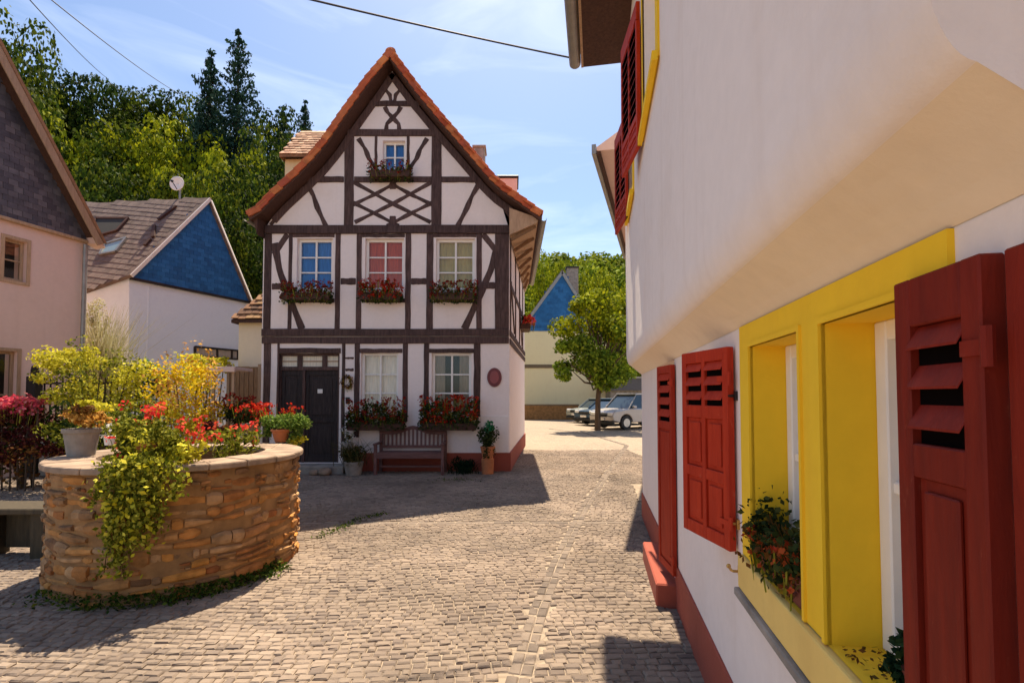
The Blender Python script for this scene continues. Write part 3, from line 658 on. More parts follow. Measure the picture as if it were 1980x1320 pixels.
# ------------------------------------------------------------------ right hand building (frame: X into the wall, Y along it)
TH = R(9.8); RO = Vector((0.609, 0, 0)); RM = Matrix.Translation(RO) @ Matrix.Rotation(-TH, 4, 'Z')
def rw(x, s, z): return RM @ Vector((x, s, z))
def rl(x, y): p = RM.inverted() @ Vector((x, y, 0)); return (p.x, p.y)
white = thing('white_house', 'white plastered house with red shutters and a yellow twin window beside the camera', 'house', RO, rotz=-TH, local=True)
JX, JS0, JS1, ZE = -0.196, 0.565, 6.68, 5.9
O1 = (1.452, 1.919); O2 = (0.90, 1.31); OZ = (0.955, 1.79)
def rf(s, z, d): return Vector((d, s, z))
def right_house():
    pts = [(-4, 0), (JS1, 0), (JS1, ZE), (-4, ZE)]; D_ = (3.86, 4.86, 0.18, 1.90); U1 = (3.12, 3.94, 3.86, 4.9); U2 = (5.2, 5.9, 3.86, 4.9)
    rect = lambda a, b, c, d: [(a, c), (b, c), (b, d), (a, d)]
    mb = MB(); mb.holed(pts, [rect(*O1, *OZ), rect(*O2, *OZ), rect(*D_)], lambda s, z: (0, s, z)); reveal(mb, rf, *D_, 0.2)
    mb.add([(0, JS1, 0), (6, JS1, 0), (6, JS1, ZE+2), (0, JS1, ZE)], [(0, 1, 2, 3)])
    mb.add([(0, -4, 0), (6, -4, 0), (6, -4, ZE+2), (0, -4, ZE)], [(0, 1, 2, 3)]); mb.add([(6, -4, 0), (6, JS1, 0), (6, JS1, ZE+2), (6, -4, ZE+2)], [(0, 1, 2, 3)])
    obj('wall', mb, 'plaster_white', white)
    # jettied upper storey with a coved underside
    prof = [(JX, ZE)]+[(JX+.062*(1-math.cos(t_*.92)), 2.16-.155*math.sin(t_*.92)) for t_ in [math.pi/2*i_/10 for i_ in range(11)]]
    mb = MB()
    mb.holed([(JS0, 2.16), (JS1-.001, 2.16), (JS1-.001, ZE), (JS0, ZE)], [rect(*U1), rect(*U2)], lambda s, z: (JX, s, z))
    for U in (U1, U2): reveal(mb, lambda x, z, d: (JX+d, x, z), *U, 0.15)
    eb = MB()
    for (a, b) in zip(prof[1:], prof[2:]): eb.add([(a[0], JS0, a[1]), (a[0], JS1-.001, a[1]), (b[0], JS1-.001, b[1]), (b[0], JS0, b[1])], [(0, 1, 2, 3)])
    for s in (JS0, JS1-.001): mb.add([(p[0], s, p[1]) for p in prof]+[(0, s, 1.886), (0, s, ZE)], [tuple(range(len(prof)+2))])
    import bmesh as bm_
    eo = obj('rounded_edge', eb, 'plaster_white', white, smooth=True); q_ = bm_.new(); q_.from_mesh(eo.data); bm_.ops.remove_doubles(q_, verts=q_.verts, dist=1e-4); bm_.ops.recalc_face_normals(q_, faces=q_.faces); q_.to_mesh(eo.data); q_.free()
    obj('upper_wall', mb, 'plaster_white', white, smooth=False)
    cv = [prof[-1], (JX+.09, 1.980), (JX+.13, 1.948), (JX+.16, 1.921), (JX+.182, 1.898), (-.002, 1.886)]; mb = MB()
    for a, b in zip(cv, cv[1:]): mb.add([(a[0], JS0, a[1]), (a[0], JS1-.001, a[1]), (b[0], JS1-.001, b[1]), (b[0], JS0, b[1])], [(0, 1, 2, 3)])
    obj('soffit', mb, 'soffit', white, smooth=True)
    mb = MB(); mb.box(-.014, .03, -4, D_[0], -.02, .31); mb.box(-.014, .03, D_[1], JS1+.004, -.02, .31); obj('plinth', mb, 'plinth_red', white, bevel=.004)
    # yellow surround of the twin window
    S0, S1, zb, zt, p = .832, 2.06, .955, 1.884, -.012
    mb = MB(); mb.holed([(S0, zb), (S1, zb), (S1, zt), (S0, zt)], [rect(O1[0], O1[1], zb+.0001, OZ[1]), rect(O2[0], O2[1], zb+.0001, OZ[1])], lambda s, z: (p, s, z))
    for O in (O1, O2): reveal(mb, lambda x, z, d: (p+d, x, z), *O, *OZ, .152)
    for (a, b, c, d) in ((S0, zb, S0, zt), (S1, zb, S1, zt)): mb.add([(p, a, b), (p, c, d), (.01, c, d), (.01, a, b)], [(0, 1, 2, 3)])
    for O in (O1, O2):                        # raised bead round each opening
        for a, b, c, d in ((O[0]-.016, O[0], zb, OZ[1]+.016), (O[1], O[1]+.016, zb, OZ[1]+.016), (O[0], O[1], OZ[1], OZ[1]+.016)): mb.box(p-.008, p+.01, a, b, c, d)
    obj('window_surround', mb, 'yellow', white)
    mb = MB(); mb.box(-.030, .01, S0-.01, S1+.012, .815, .950); obj('sill', mb, 'yellow_pale', white, bevel=.008, segs=2)
    mb = MB(); mb.box(-.044, .005, S0-.02, S1+.02, .780, .8125); obj('sill_strip', mb, 'stone_grey', white, bevel=.005)  # thin grey strip along the foot of the sill
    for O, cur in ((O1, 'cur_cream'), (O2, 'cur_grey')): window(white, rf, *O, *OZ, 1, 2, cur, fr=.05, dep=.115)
    # door in its recess
    mb = MB(); mb.box(.10, .14, D_[0]+.06, D_[1]-.06, .19, 1.86); 
    for z0, z1 in ((.3, .75), (.85, 1.3), (1.4, 1.78)): mb.box(.088, .10, D_[0]+.16, D_[1]-.16, z0, z1)
    d = obj('door', mb, 'red_paint', white, bevel=.005)
    mb = MB(); mb.box(.07, .15, D_[0], D_[0]+.06, .18, 1.90); mb.box(.07, .15, D_[1]-.06, D_[1], .18, 1.90); mb.box(.07, .15, D_[0]+.06, D_[1]-.06, 1.86, 1.90); obj('door_frame', mb, 'white_paint', white, bevel=.004)
    mb = MB(); mb.tube([(.088, D_[0]+.14, 1.05), (.04, D_[0]+.14, 1.05), (.04, D_[0]+.24, 1.05)], .009); obj('handle', mb, 'brass', d)
    # upper windows
    jf = lambda s, z, dd: Vector((JX+dd, s, z))
    for U in (U1, U2):
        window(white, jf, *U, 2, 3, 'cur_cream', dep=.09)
        a, b, c, e = U[0]-.12, U[1]+.12, U[2]-.13, U[3]+.12; m = MB()
        m.holed([(a, c), (b, c), (b, e), (a, e)], [rect(U[0], U[1], U[2], U[3])], lambda s, z: (JX-.014, s, z))
        for w in ((a, c, b, c), (b, c, b, e), (b, e, a, e), (a, e, a, c)): m.add([(JX-.014, w[0], w[1]), (JX-.014, w[2], w[3]), (JX, w[2], w[3]), (JX, w[0], w[1])], [(0, 1, 2, 3)])
        m.box(JX-.05, JX-.0145, a-.01, b+.01, c-.03, c+.03)
        obj('window_surround', m, 'yellow', white)
    # eaves, gutter, roof
    E = -.80; SE = 6.18
    m = MB(); m.box(E+.06, JX, -4, SE, ZE-.03, ZE+.005); obj('eave_boarding', m, 'board_dark', white)
    m = MB(); m.box(E+.03, E+.06, -4.001, SE+.001, ZE-.035, ZE+.13); obj('fascia', m, 'board_tan', white)
    m = MB(); k0 = 0; r = .075
    for yy in (-4, SE+.03):
        for a in range(9): an = math.pi+math.pi*a/8; m.v.append((E-.05+r*math.cos(an), yy, ZE+.05+r*math.sin(an)))
        for a in range(9): an = 2*math.pi-math.pi*a/8; m.v.append((E-.05+(r-.007)*math.cos(an), yy, ZE+.055+(r-.007)*math.sin(an)))
    for a in range(17): m.f.append((a, a+1, a+19, a+18))
    m.f.append(tuple(range(18, 27)))
    obj('gutter', m, 'zinc', white)
    m = MB(); m.prism([(E, -4, ZE+.13), (E, -4, ZE+.20), (2.9, -4, ZE+3.4), (6.6, -4, ZE+.2), (6.6, -4, ZE+.13), (2.9, -4, ZE+3.3)], (0, SE+4, 0)); rf_ = obj('roof', m, 'board_dark', white)  # roof slab out of view, added for the shadow it casts
    t = MB(); V = Vector((2.9-E, 0, 3.2)); shingles(t, (E, SE, ZE+.21), (0, -1, 0), V, SE+4, V.length, lambda u, v: u < SE+4 and v < V.length-.1, .22, .3, .02, 1.3); obj('roof_tiles', t, 'roof_brown', rf_)
    m = MB(); m.box(JX, 3.2, SE, JS1, ZE, ZE+.9); obj('gable_wall', m, 'plaster_white', white)
    # step
    m = MB(); m.box(-.16, .02, D_[0]-.05, D_[1]+.05, -.02, .17); obj('door_step', m, 'plinth_red', white, bevel=.012)
    # shutter stays
    for (s, z) in ((2.155, 1.60), (2.155, 1.05), (2.12, .86)):
        m = MB(); m.tube([(0, s, z), (-.035, s, z), (-.04, s+.015, z), (-.04, s+.05, z+.004)], .006); m.sphere((-.04, s+.05, z+.004), .010); m.box(-.012, 0.002, s-.018, s+.018, z-.02, z+.02); obj('shutter_catch', m, 'brass' if z < 1.4 else 'iron', white)
right_house()
def shutter(p0, p1, z0, z1, cols, mat='red_paint', thick=.034, lou=(.0, .0), mid=None, nl=3, side=-1, name='shutter', parent=white, plainlow=False):
    """leaf from hinge p0 to free edge p1 (world x,y) with louvres above and fielded panels below"""
    a = Vector((*rl(*p0), 0)); b = Vector((*rl(*p1), 0)); U = (b-a).normalized(); Wd = (b-a).length; Nn = Vector((-U.y, U.x, 0))*(-side)
    if Nn.x > 0: Nn = -Nn
    def bx(m, u0, u1, zz0, zz1, d0, d1): m.add([a+U*u+Nn*d+Vector((0, 0, z)) for u in (u0, u1) for d in (d0, d1) for z in (zz0, zz1)], [(0, 1, 3, 2), (4, 6, 7, 5), (0, 4, 5, 1), (2, 3, 7, 6), (0, 2, 6, 4), (1, 5, 7, 3)])
    m = MB(); st = .040 if cols == 2 else .042; T = thick
    l0, l1 = lou; xs = [0, st]+([Wd/2-.014, Wd/2+.014] if cols == 2 else [])+[Wd-st, Wd]
    for i in range(0, len(xs), 2): bx(m, xs[i], xs[i+1], z0, z1, 0, T)
    mid = mid if mid else (z0+l0)/2
    for i in range(1, len(xs)-1, 2):
        u0, u1 = xs[i], xs[i+1]
        bx(m, u0, u1, l1, z1, 0.001, T-.001); bx(m, u0, u1, z0, z0+.06, .001, T-.001); bx(m, u0, u1, l0-.06, l0, .001, T-.001)
        if not plainlow: bx(m, u0, u1, mid-.025, mid+.025, .001, T-.001)
        pans = [(z0+.06, l0-.06)] if plainlow else [(z0+.06, mid-.025), (mid+.025, l0-.06)]
        for q0, q1 in pans:
            bx(m, u0, u1, q0, q1, .008, T-.012)
            e = min(.022, (u1-u0)*.22); bx(m, u0+e, u1-e, q0+e, q1-e, T-.013, T-.004)
    o = obj(name, m, mat, parent, bevel=.003)
    sl = MB(); hh = (l1-l0)/nl
    for i in range(1, len(xs)-1, 2):
        u0, u1 = xs[i], xs[i+1]
        for k in range(nl):
            zc = l0+hh*k; q = []
            # a raking slat, high at the back and low at the front, leaving a dark slot below
            c = [(T+.006, zc+hh*.36), (T+.006, zc+hh*.44), (.020, zc+hh*1.0), (.020, zc+hh*.90)]
            sl.prism([a+U*(u0-.001)+Nn*d+Vector((0, 0, z)) for d, z in c], U*(u1-u0+.002))
    obj('louvre', sl, mat, o, bevel=.0015)
    bk = MB()
    for i in range(1, len(xs)-1, 2): bx(bk, xs[i]-.001, xs[i+1]+.001, l0-.001, l1+.001, .017, .0195)
    obj('slot_shade', bk, 'gap_shade', o)  # near-black sheet standing in for the shade between the slats
    for z in (z0+.12, z1-.14):
        hg = MB(); bx(hg, -.012, min(.09, Wd*.18), z-.012, z+.012, T-.002, T+.004); hg.tube([a-U*.012+Nn*T+Vector((0, 0, z-.03)), a-U*.012+Nn*T+Vector((0, 0, z+.03))], .009); obj('hinge', hg, mat, o)
    return o
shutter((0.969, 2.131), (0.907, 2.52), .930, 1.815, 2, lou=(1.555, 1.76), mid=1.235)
shutter((0.729, .714), (0.765, 0.923), .93, 1.812, 1, 'red_vignette', thick=.036, lou=(1.515, 1.725), mid=1.2, plainlow=True)
q = shutter((0.700, .46), (0.739, .690), .935, 1.81, 1, 'red_vignette', lou=(1.515, 1.725), plainlow=True)
shutter((1.246, 3.73), (1.246, 4.09), .24, 1.84, 1, lou=(1.40, 1.78), nl=4, plainlow=True, name='door_shutter')
for hs_, he in ((4.06, 4.66), (5.70, 6.36)):
    p = rw(JX-.02, hs_, 0); q = rw(JX-.12, he, 0); shutter((p.x, p.y), (q.x, q.y), 3.70, 4.95, 2, lou=(4.0, 4.8), nl=9)

# neighbour further down the street
def neighbour():
    G0 = Vector((1.31, 8.0, 0)); D = (Vector((3.18, 13.96, 0))-G0).normalized(); Nn = Vector((D.y, -D.x, 0)); n_ = thing('street_house', 'tan house further down the street, its low eave seen past the white house', 'house', G0)
    P_ = lambda s, o, z: G0+D*s+Nn*o+Vector((0, 0, z))
    m = MB(); m.add([P_(0, .95, 0), P_(7, .95, 0), P_(7, .95, 5.6), P_(0, .95, 5.6)], [(0, 1, 2, 3)]); m.add([P_(0, .95, 0), P_(0, 6, 0), P_(0, 6, 6.6), P_(0, 3.4, 7.6), P_(0, .95, 5.9)], [(0, 1, 2, 3, 4)]); m.add([P_(7, .95, 0), P_(7, 6, 0), P_(7, 6, 6.6), P_(7, 3.4, 7.6), P_(7, .95, 5.9)], [(0, 1, 2, 3, 4)])
    obj('wall', m, 'plaster_white', n_)
    m = MB(); m.prism([P_(0, .1, 5.66), P_(0, .1, 5.72), P_(0, 3.4, 7.7), P_(0, 6.4, 6.6), P_(0, 6.4, 6.5), P_(0, .95, 5.60)], D*6.5); obj('roof', m, 'plaster_rose', n_)
    m = MB(); m.prism([P_(-.03, .02, 5.60), P_(-.03, .02, 5.76), P_(-.03, .09, 5.76), P_(-.03, .09, 5.60)], D*6.56); obj('gutter', m, 'zinc', n_)
    m = MB(); m.prism([P_(.02, .1, 5.60), P_(.02, .1, 5.655), P_(.02, .16, 5.655), P_(.02, .16, 5.60)], D*6.4); obj('fascia', m, 'board_dark', n_)
neighbour()

# ------------------------------------------------------------------ left side buildings
def isect(px, py, P0, nrm):
    d = ray(px, py); o = Vector((0, 0, 1.6)); t = (Vector(P0)-o).dot(Vector(nrm))/d.dot(Vector(nrm)); return o+d*t
def rosehouse():
    C = Vector((at(156, 765, 11).x, 11, 0)); D = Vector((-.228, -1, 0)).normalized(); Nn = Vector((-D.y, D.x, 0)); 
    if Nn.x < 0: Nn = -Nn
    h = thing('rose_house', 'rose plastered house with a dark slate-hung gable at the left edge', 'house', C)
    P_ = lambda t, z, o=0: C+D*t+Nn*o+Vector((0, 0, z))
    def tz(px, py, o=0): q = isect(px, py, P_(0, 0, o), Nn); return (q-C).dot(D), q.z
    e0 = tz(163, 467, .0); ez = tz(100, 448)[1]
    w1a, w1b = tz(9, 458), tz(50, 547); w2a, w2b = tz(-30, 675), tz(30, 790)
    WN = [(w1b[0], w1a[0], w1b[1], w1a[1]), (w2b[0], w2a[0], .75, w2a[1])]
    m = MB(); m.holed([(0, 0), (4.2, 0), (4.2, ez), (0, ez)], [[(a, c), (b, c), (b, d), (a, d)] for a, b, c, d in WN], lambda t, z: P_(t, z))
    for w in WN: reveal(m, lambda t, z, d: P_(t, z, -d), *w, .14)
    B = Vector((-1, .228, 0)).normalized()
    m.add([P_(0, 0), P_(0, 0)+B*6, P_(0, ez)+B*6, P_(0, ez)], [(0, 1, 2, 3)]); m.add([P_(4.2, 0), P_(4.2, 0)+B*6, P_(4.2, ez)+B*6, P_(4.2, ez)], [(0, 1, 2, 3)]); obj('wall', m, 'plaster_rose', h)
    for w in WN:
        window(h, lambda t, z, d: P_(t, z, -d), *w, 1, 2, None, fmat='board_tan')
        a, b, c, d = w; mm = MB()
        for q in ((a-.06, a, c-.06, d+.06), (b, b+.06, c-.06, d+.06), (a, b, d, d+.06), (a, b, c-.06, c)): mm.prism([P_(q[0], q[2]), P_(q[1], q[2]), P_(q[1], q[3]), P_(q[0], q[3])], Nn*.02)
        obj('window_surround', mm, 'board_tan', h)
    ov = .32; ra = tz(204, 470, ov); rb = tz(0, 78, ov); sl = (rb[1]-ra[1])/(rb[0]-ra[0]); pk = 2.1; zp = ra[1]+sl*(pk-ra[0])
    g0 = (0.0, ez); gp = (pk, zp-.35); g1 = (4.2, ez)
    m = MB(); m.prism([P_(*g0, .0), P_(*g1, .0), P_(*gp, .0)], Nn*.03); gw = obj('gable_wall', m, 'board_dark', h)
    t = MB(); poly = [(0, 0), (4.2, 0), (pk, zp-.30-ez)]; shingles(t, P_(4.2, ez, .032), -D, (0, 0, 1), 4.2, zp-ez, lambda u, v: inpoly(4.2-u, v-.04, poly), .17, .115, .007, 1.7, .004); obj('slates', t, 'slate_grey', gw)
    m = MB(); m.prism([P_(0, ez-.05, 0), P_(4.2, ez-.05, 0), P_(4.2, ez+.02, 0), P_(0, ez+.02, 0)], Nn*.09); obj('drip_board', m, 'board_tan', h, bevel=.01)
    A = lambda tt, zz, o: P_(tt, zz, o)
    r0 = (ra[0], ra[1]); r1 = (pk, zp); nv = Vector((r1[0]-r0[0], r1[1]-r0[1])).normalized(); pn = Vector((nv.y, -nv.x))   # pn: inward / below
    if pn.y > 0: pn = -pn
    def sect(d0, d1): return [(r0[0]+pn.x*d0*1, r0[1]+pn.y*d0), (r0[0]+pn.x*d1, r0[1]+pn.y*d1), (r1[0]+pn.x*d1, r1[1]+pn.y*d1), (r1[0]+pn.x*d0, r1[1]+pn.y*d0)]
    m = MB(); m.prism([A(a, b, ov) for a, b in sect(.06, .22)], Nn*.03); m.prism([A(2*pk-a, b, ov) for a, b in sect(.06, .22)], Nn*.03); obj('bargeboard', m, 'board_tan', h, bevel=.008)
    m = MB(); m.prism([A(a, b, ov-.001) for a, b in sect(.10, .14)], -Nn*ov); m.prism([A(2*pk-a, b, ov-.001) for a, b in sect(.10, .14)], -Nn*ov); obj('verge_boarding', m, 'board_dark', h)
    rf_ = MB(); rf_.prism([A(a, b, ov+.04) for a, b in sect(.0, .06)], B*6.5); rf_.prism([A(2*pk-a, b, ov+.04) for a, b in sect(.0, .06)], B*6.5); obj('roof', rf_, 'roof_old', h)
    m = MB(); q0 = tz(160, 452, .3)[1]; m.prism([P_(-.02, ez-.06, .0), P_(ra[0]-.02, ra[1]-.12, .0), P_(ra[0]+.3, ra[1]+.25, .0), P_(.12, ez+.5, 0)], Nn*ov); obj('eave_return', m, 'plaster_rose', h, bevel=.01)
    m = MB(); m.tube([P_(.06, ez-.1, .09), P_(.06, .1, .09)], .045); obj('downpipe', m, 'zinc', h)
rosehouse()
def slatehouse():
    C = at(250, 765, 14); C.z = 0; D = Vector((1.52, 3.5, 0)).normalized(); Nn = Vector((D.y, -D.x, 0))
    h = thing('blue_slate_house', 'white-walled house with a bright blue slate gable and brown tiled roof', 'house', C)
    I = lambda px, py: isect(px, py, C, Nn)
    a = I(250, 537); b = I(482, 584); c = I(402, 389); Ls = (b-a).dot(D); ct = (c-a).dot(D)
    m = MB(); m.add([C, C+D*Ls, Vector((b.x, b.y, b.z)), a], [(0, 1, 2, 3)])
    A = c; RD = Vector((-1, .10, 0)).normalized(); rn = RD.cross(a-A).normalized(); lb = isect(152, 573, A, rn); lt = A+RD*6.2
    m.add([C, a, lb, Vector((lb.x, lb.y, 0))], [(0, 1, 2, 3)]); far = lb+RD*3
    m.add([Vector((lb.x, lb.y, 0)), lb, far, Vector((far.x, far.y, 0))], [(0, 1, 2, 3)])
    obj('wall', m, 'plaster_lilac', h)
    m = MB(); m.prism([a, b, c], Nn*.02); g = obj('gable', m, 'slate_blue', h)
    s = MB(); poly = [(0, 0), (Ls, b.z-a.z), (ct, c.z-a.z)]; z0 = min(a.z, b.z)
    shingles(s, Vector((a.x, a.y, z0))+Nn*.022, D, (0, 0, 1), Ls, c.z-z0, lambda u, v: inpoly(u, v+z0-a.z, poly), .24, .13, .008, 1.6, .004); obj('slates', s, 'slate_blue', g)
    up = rn if rn.z > 0 else -rn
    m = MB(); m.prism([A+Nn*.15, a+Nn*.15, lb, lt], up*.10); r = obj('roof', m, 'roof_brown', h)
    t = MB(); V = (A-a).normalized(); Uv = V.cross(up).normalized(); O = a+Nn*.1+up*.10
    if Uv.cross(V).dot(up) < 0: Uv = -Uv
    qp = [((p-O).dot(Uv), (p-O).dot(V)) for p in (A, a, lb, lt)]; u0 = min(p[0] for p in qp); v0 = min(p[1] for p in qp)
    shingles(t, O+Uv*u0+V*v0, Uv, V, max(p[0] for p in qp)-u0, max(p[1] for p in qp)-v0, lambda u, v: inpoly(u+u0, v+v0+.08, qp), .22, .22, .010, 1.25, .003); obj('roof_tiles', t, 'roof_brown', r)
    bk = b+RD*6.5; m = MB(); m.prism([A+Nn*.15, b+Nn*.15+(b-A).normalized()*.15, bk, lt], up*.0+Vector((0, 0, .10))); obj('roof', m, 'roof_brown', h)
    m = MB(); m.bar(a+Nn*.17+up*.05, A+Nn*.17+up*.05, .03, .10, up); m.bar(b+Nn*.17, A+Nn*.17, .03, .07, up); obj('verge_board', m, 'white_paint', h)
    m = MB(); m.bar(a+Nn*.05-Vector((0, 0, .02)), b+Nn*.05-Vector((0, 0, .02)), .09, .07); obj('drip_board', m, 'iron', h)
    def onroof(px, py, out=.13): return isect(px, py, A+up*out, rn)
    def panel(name, pts, mat, th=.05, out=.13, fr=None):
        P = [onroof(*p, out) for p in pts]; m = MB(); m.prism(P, up*th); o = obj(name, m, mat, h, bevel=.01)
        if fr:
            cen = sum(P, Vector())/4; m = MB()
            for i in range(4): m.bar(P[i]+up*th, P[(i+1) % 4]+up*th, .07, .06, up)
            obj('frame', m, fr, o)
    panel('skylight', [(187, 424), (250, 424), (228, 448), (176, 462)], 'interior', fr='board_dark')
    panel('skylight', [(205, 474), (246, 462), (226, 488), (196, 494)], 'glass_sky', fr='zinc')
    m = MB()
    for p, q_ in (((340, 398), (306, 424)), ((298, 436), (296, 458)), ((290, 462), (280, 474))): m.bar(onroof(*p, .18), onroof(*q_, .18), .10, .06, up)
    obj('snow_guard', m, 'board_dark', h)
    m = MB(); w0 = I(376, 670); w1 = I(459, 690); u0, u1 = (w0-C).dot(D), (w1-C).dot(D); m = MB()
    zt, zb_ = w0.z, w0.z-.30
    Q = lambda u, z, o: C+D*u+Nn*o+Vector((0, 0, z))
    m.add([Q(u0, zb_, .01), Q(u1, zb_, .01), Q(u1, zt, .01), Q(u0, zt, .01)], [(0, 1, 2, 3)]); w = obj('window', m, 'cur_grey', h)
    m = MB(); m.bar(Q(u0, zt, .02), Q(u1, zt, .02), .05, .06); m.bar(Q(u0, zb_, .02), Q(u1, zb_, .02), .05, .05)
    for k in (0, .5, .85, 1): m.bar(Q(u0+(u1-u0)*k, zb_, .02), Q(u0+(u1-u0)*k, zt, .02), .05, .05, (1, 0, 0))
    obj('frame', m, 'iron', w)
    # rain pipe and weather stains are left to the plaster; a fine joint in the wall
    m = MB(); j = I(283, 700); u = (j-C).dot(D); m.prism([Q(u, .2, .001), Q(u+.03, .2, .001), Q(u+.03, 4.85, .001), Q(u, 4.85, .001)], Nn*.012); obj('cover_strip', m, 'plaster_lilac', h)
    # dish on the ridge
    b0 = A+RD*((A.x-at(343, 398, A.y).x))+Vector((0, 0, .1)); t_ = thing('satellite_dish', 'round white satellite dish on a short mast on the brown roof ridge', 'satellite dish', b0)
    top = b0+Vector((0, 0, .42)); m = MB(); m.tube([b0-Vector((0, 0, .25)), top], .03); obj('mast', m, 'zinc', t_)
    m = MB(); n_ = 20; R_ = .24
    for i in range(5):
        r_ = R_*i/4+.001
        for k in range(n_): an = 2*math.pi*k/n_; m.v.append((top.x+r_*math.cos(an), top.y-.10-.06*(r_/R_)**2, top.z+.05+r_*math.sin(an)))
    for i in range(4):
        for k in range(n_): m.f.append((i*n_+k, i*n_+(k+1) % n_, (i+1)*n_+(k+1) % n_, (i+1)*n_+k))
    o = obj('dish', m, 'white_paint', t_, smooth=True); sm = o.modifiers.new('solid', 'SOLIDIFY'); sm.thickness = .012
    m = MB(); m.tube([top+Vector((0, -.12, -.16)), top+Vector((0, -.38, .02))], .012); m.box(top.x-.03, top.x+.03, top.y-.42, top.y-.36, top.z, top.z+.06); obj('receiver_arm', m, 'iron', t_)
m_, n_, l_, b_ = _mat('glass_sky'); b_.inputs['Base Color'].default_value = (.25, .36, .40, 1); b_.inputs['Roughness'].default_value = .12; M['glass_sky'] = m_
slatehouse()
def leanto():
    Y = 11.6; h = thing('lean_to', 'small pale outbuilding with a mossy tiled lean-to roof against the timbered house', 'outbuilding', (at(488, 765, Y).x, Y, 0))
    a = at(462, 625, Y); x1 = XL+.09; z = a.z; m = MB(); m.box(a.x, x1+.0, Y, Y+2.2, 0, z+.02); obj('wall', m, 'soffit', h)
    e = at(447, 624, Y-.2); t = at(512, 524, Y+1.3); rm = MB(); e2 = Vector((x1, Y-.2, e.z)); tl = Vector((x1, Y+1.2, t.z+.1))
    rm.prism([e, e2, tl, Vector((x1-.12, Y+1.2, t.z+.1))], (0, 0, .07)); rm.prism([e, Vector((x1-.12, Y+1.2, t.z+.1)), Vector((e.x, Y+2.4, e.z))], (0, 0, .07)); r = obj('roof', rm, 'board_dark', h)
    tm = MB(); V = (tl-e2); O = e+Vector((0, 0, .08)); shingles(tm, O, (1, 0, 0), V, e2.x-e.x, V.length, lambda u, v: u < e2.x-e.x+.05 and u > (v/V.length)*(e2.x-e.x-.12) and v < V.length-.05, .17, .17, .03, 1.3, .012); obj('roof_tiles', tm, 'roof_old', r)
    g0 = at(445, 708, Y-.5); g1 = at(500, 708, Y-.5); g = thing('garden_gate', 'brown boarded garden gate between the well and the timbered house', 'gate', (g0.x, Y-.5, 0))
    m = MB(); k = 6; w = (g1.x-g0.x)/k
    for i in range(k): m.box(g0.x+i*w+.005, g0.x+(i+1)*w-.005, Y-.5, Y-.47, .05, g0.z-random.uniform(0, .015))
    obj('boards', m, 'board_tan_dark', g, bevel=.004)
    m = MB(); m.box(g0.x-.06, g0.x, Y-.53, Y-.45, 0, g0.z+.05); m.box(g1.x, g1.x+.07, Y-.53, Y-.45, 0, g0.z+.05); obj('gate_posts', m, 'board_tan', g, bevel=.006)
leanto()
def rear_house():
    Y = 18.0; a = at(556, 252, Y); b = at(860, 252, Y); e = at(540, 299, Y-1.2)
    h = thing('rear_house', 'house with pinkish patterned roof tiles showing behind the gable of the timbered house', 'house', (a.x, Y, 0))
    m = MB(); m.box(a.x+.35, b.x, Y-.9, Y+3, 0, e.z-.02); obj('wall', m, 'plaster_cream', h)
    r0 = Vector((e.x, Y-1.2, e.z)); r1 = Vector((b.x, Y-1.2, e.z)); t0 = Vector((a.x+.3, Y+.2, a.z)); t1 = Vector((b.x, Y+.2, a.z)); m = MB(); m.prism([r0, r1, t1, t0], (0, 0, -.08)); m.prism([t0, t1, Vector((b.x, Y+3.2, e.z)), Vector((e.x, Y+3.2, e.z))], (0, 0, -.08)); m.prism([r0, t0, Vector((e.x, Y+3.2, e.z))], (0, 0, -.08)); r = obj('roof', m, 'roof_old', h)
    t = MB(); V = t0-r0; V = Vector((0, V.y, V.z)); shingles(t, r0+Vector((0, 0, .01)), (1, 0, 0), V, 5.5, V.length, lambda u, v: u > (v/V.length)*(t0.x-r0.x), .20, .22, .03, 1.3, .01); obj('roof_tiles', t, 'roof_pink', r)
rear_house()
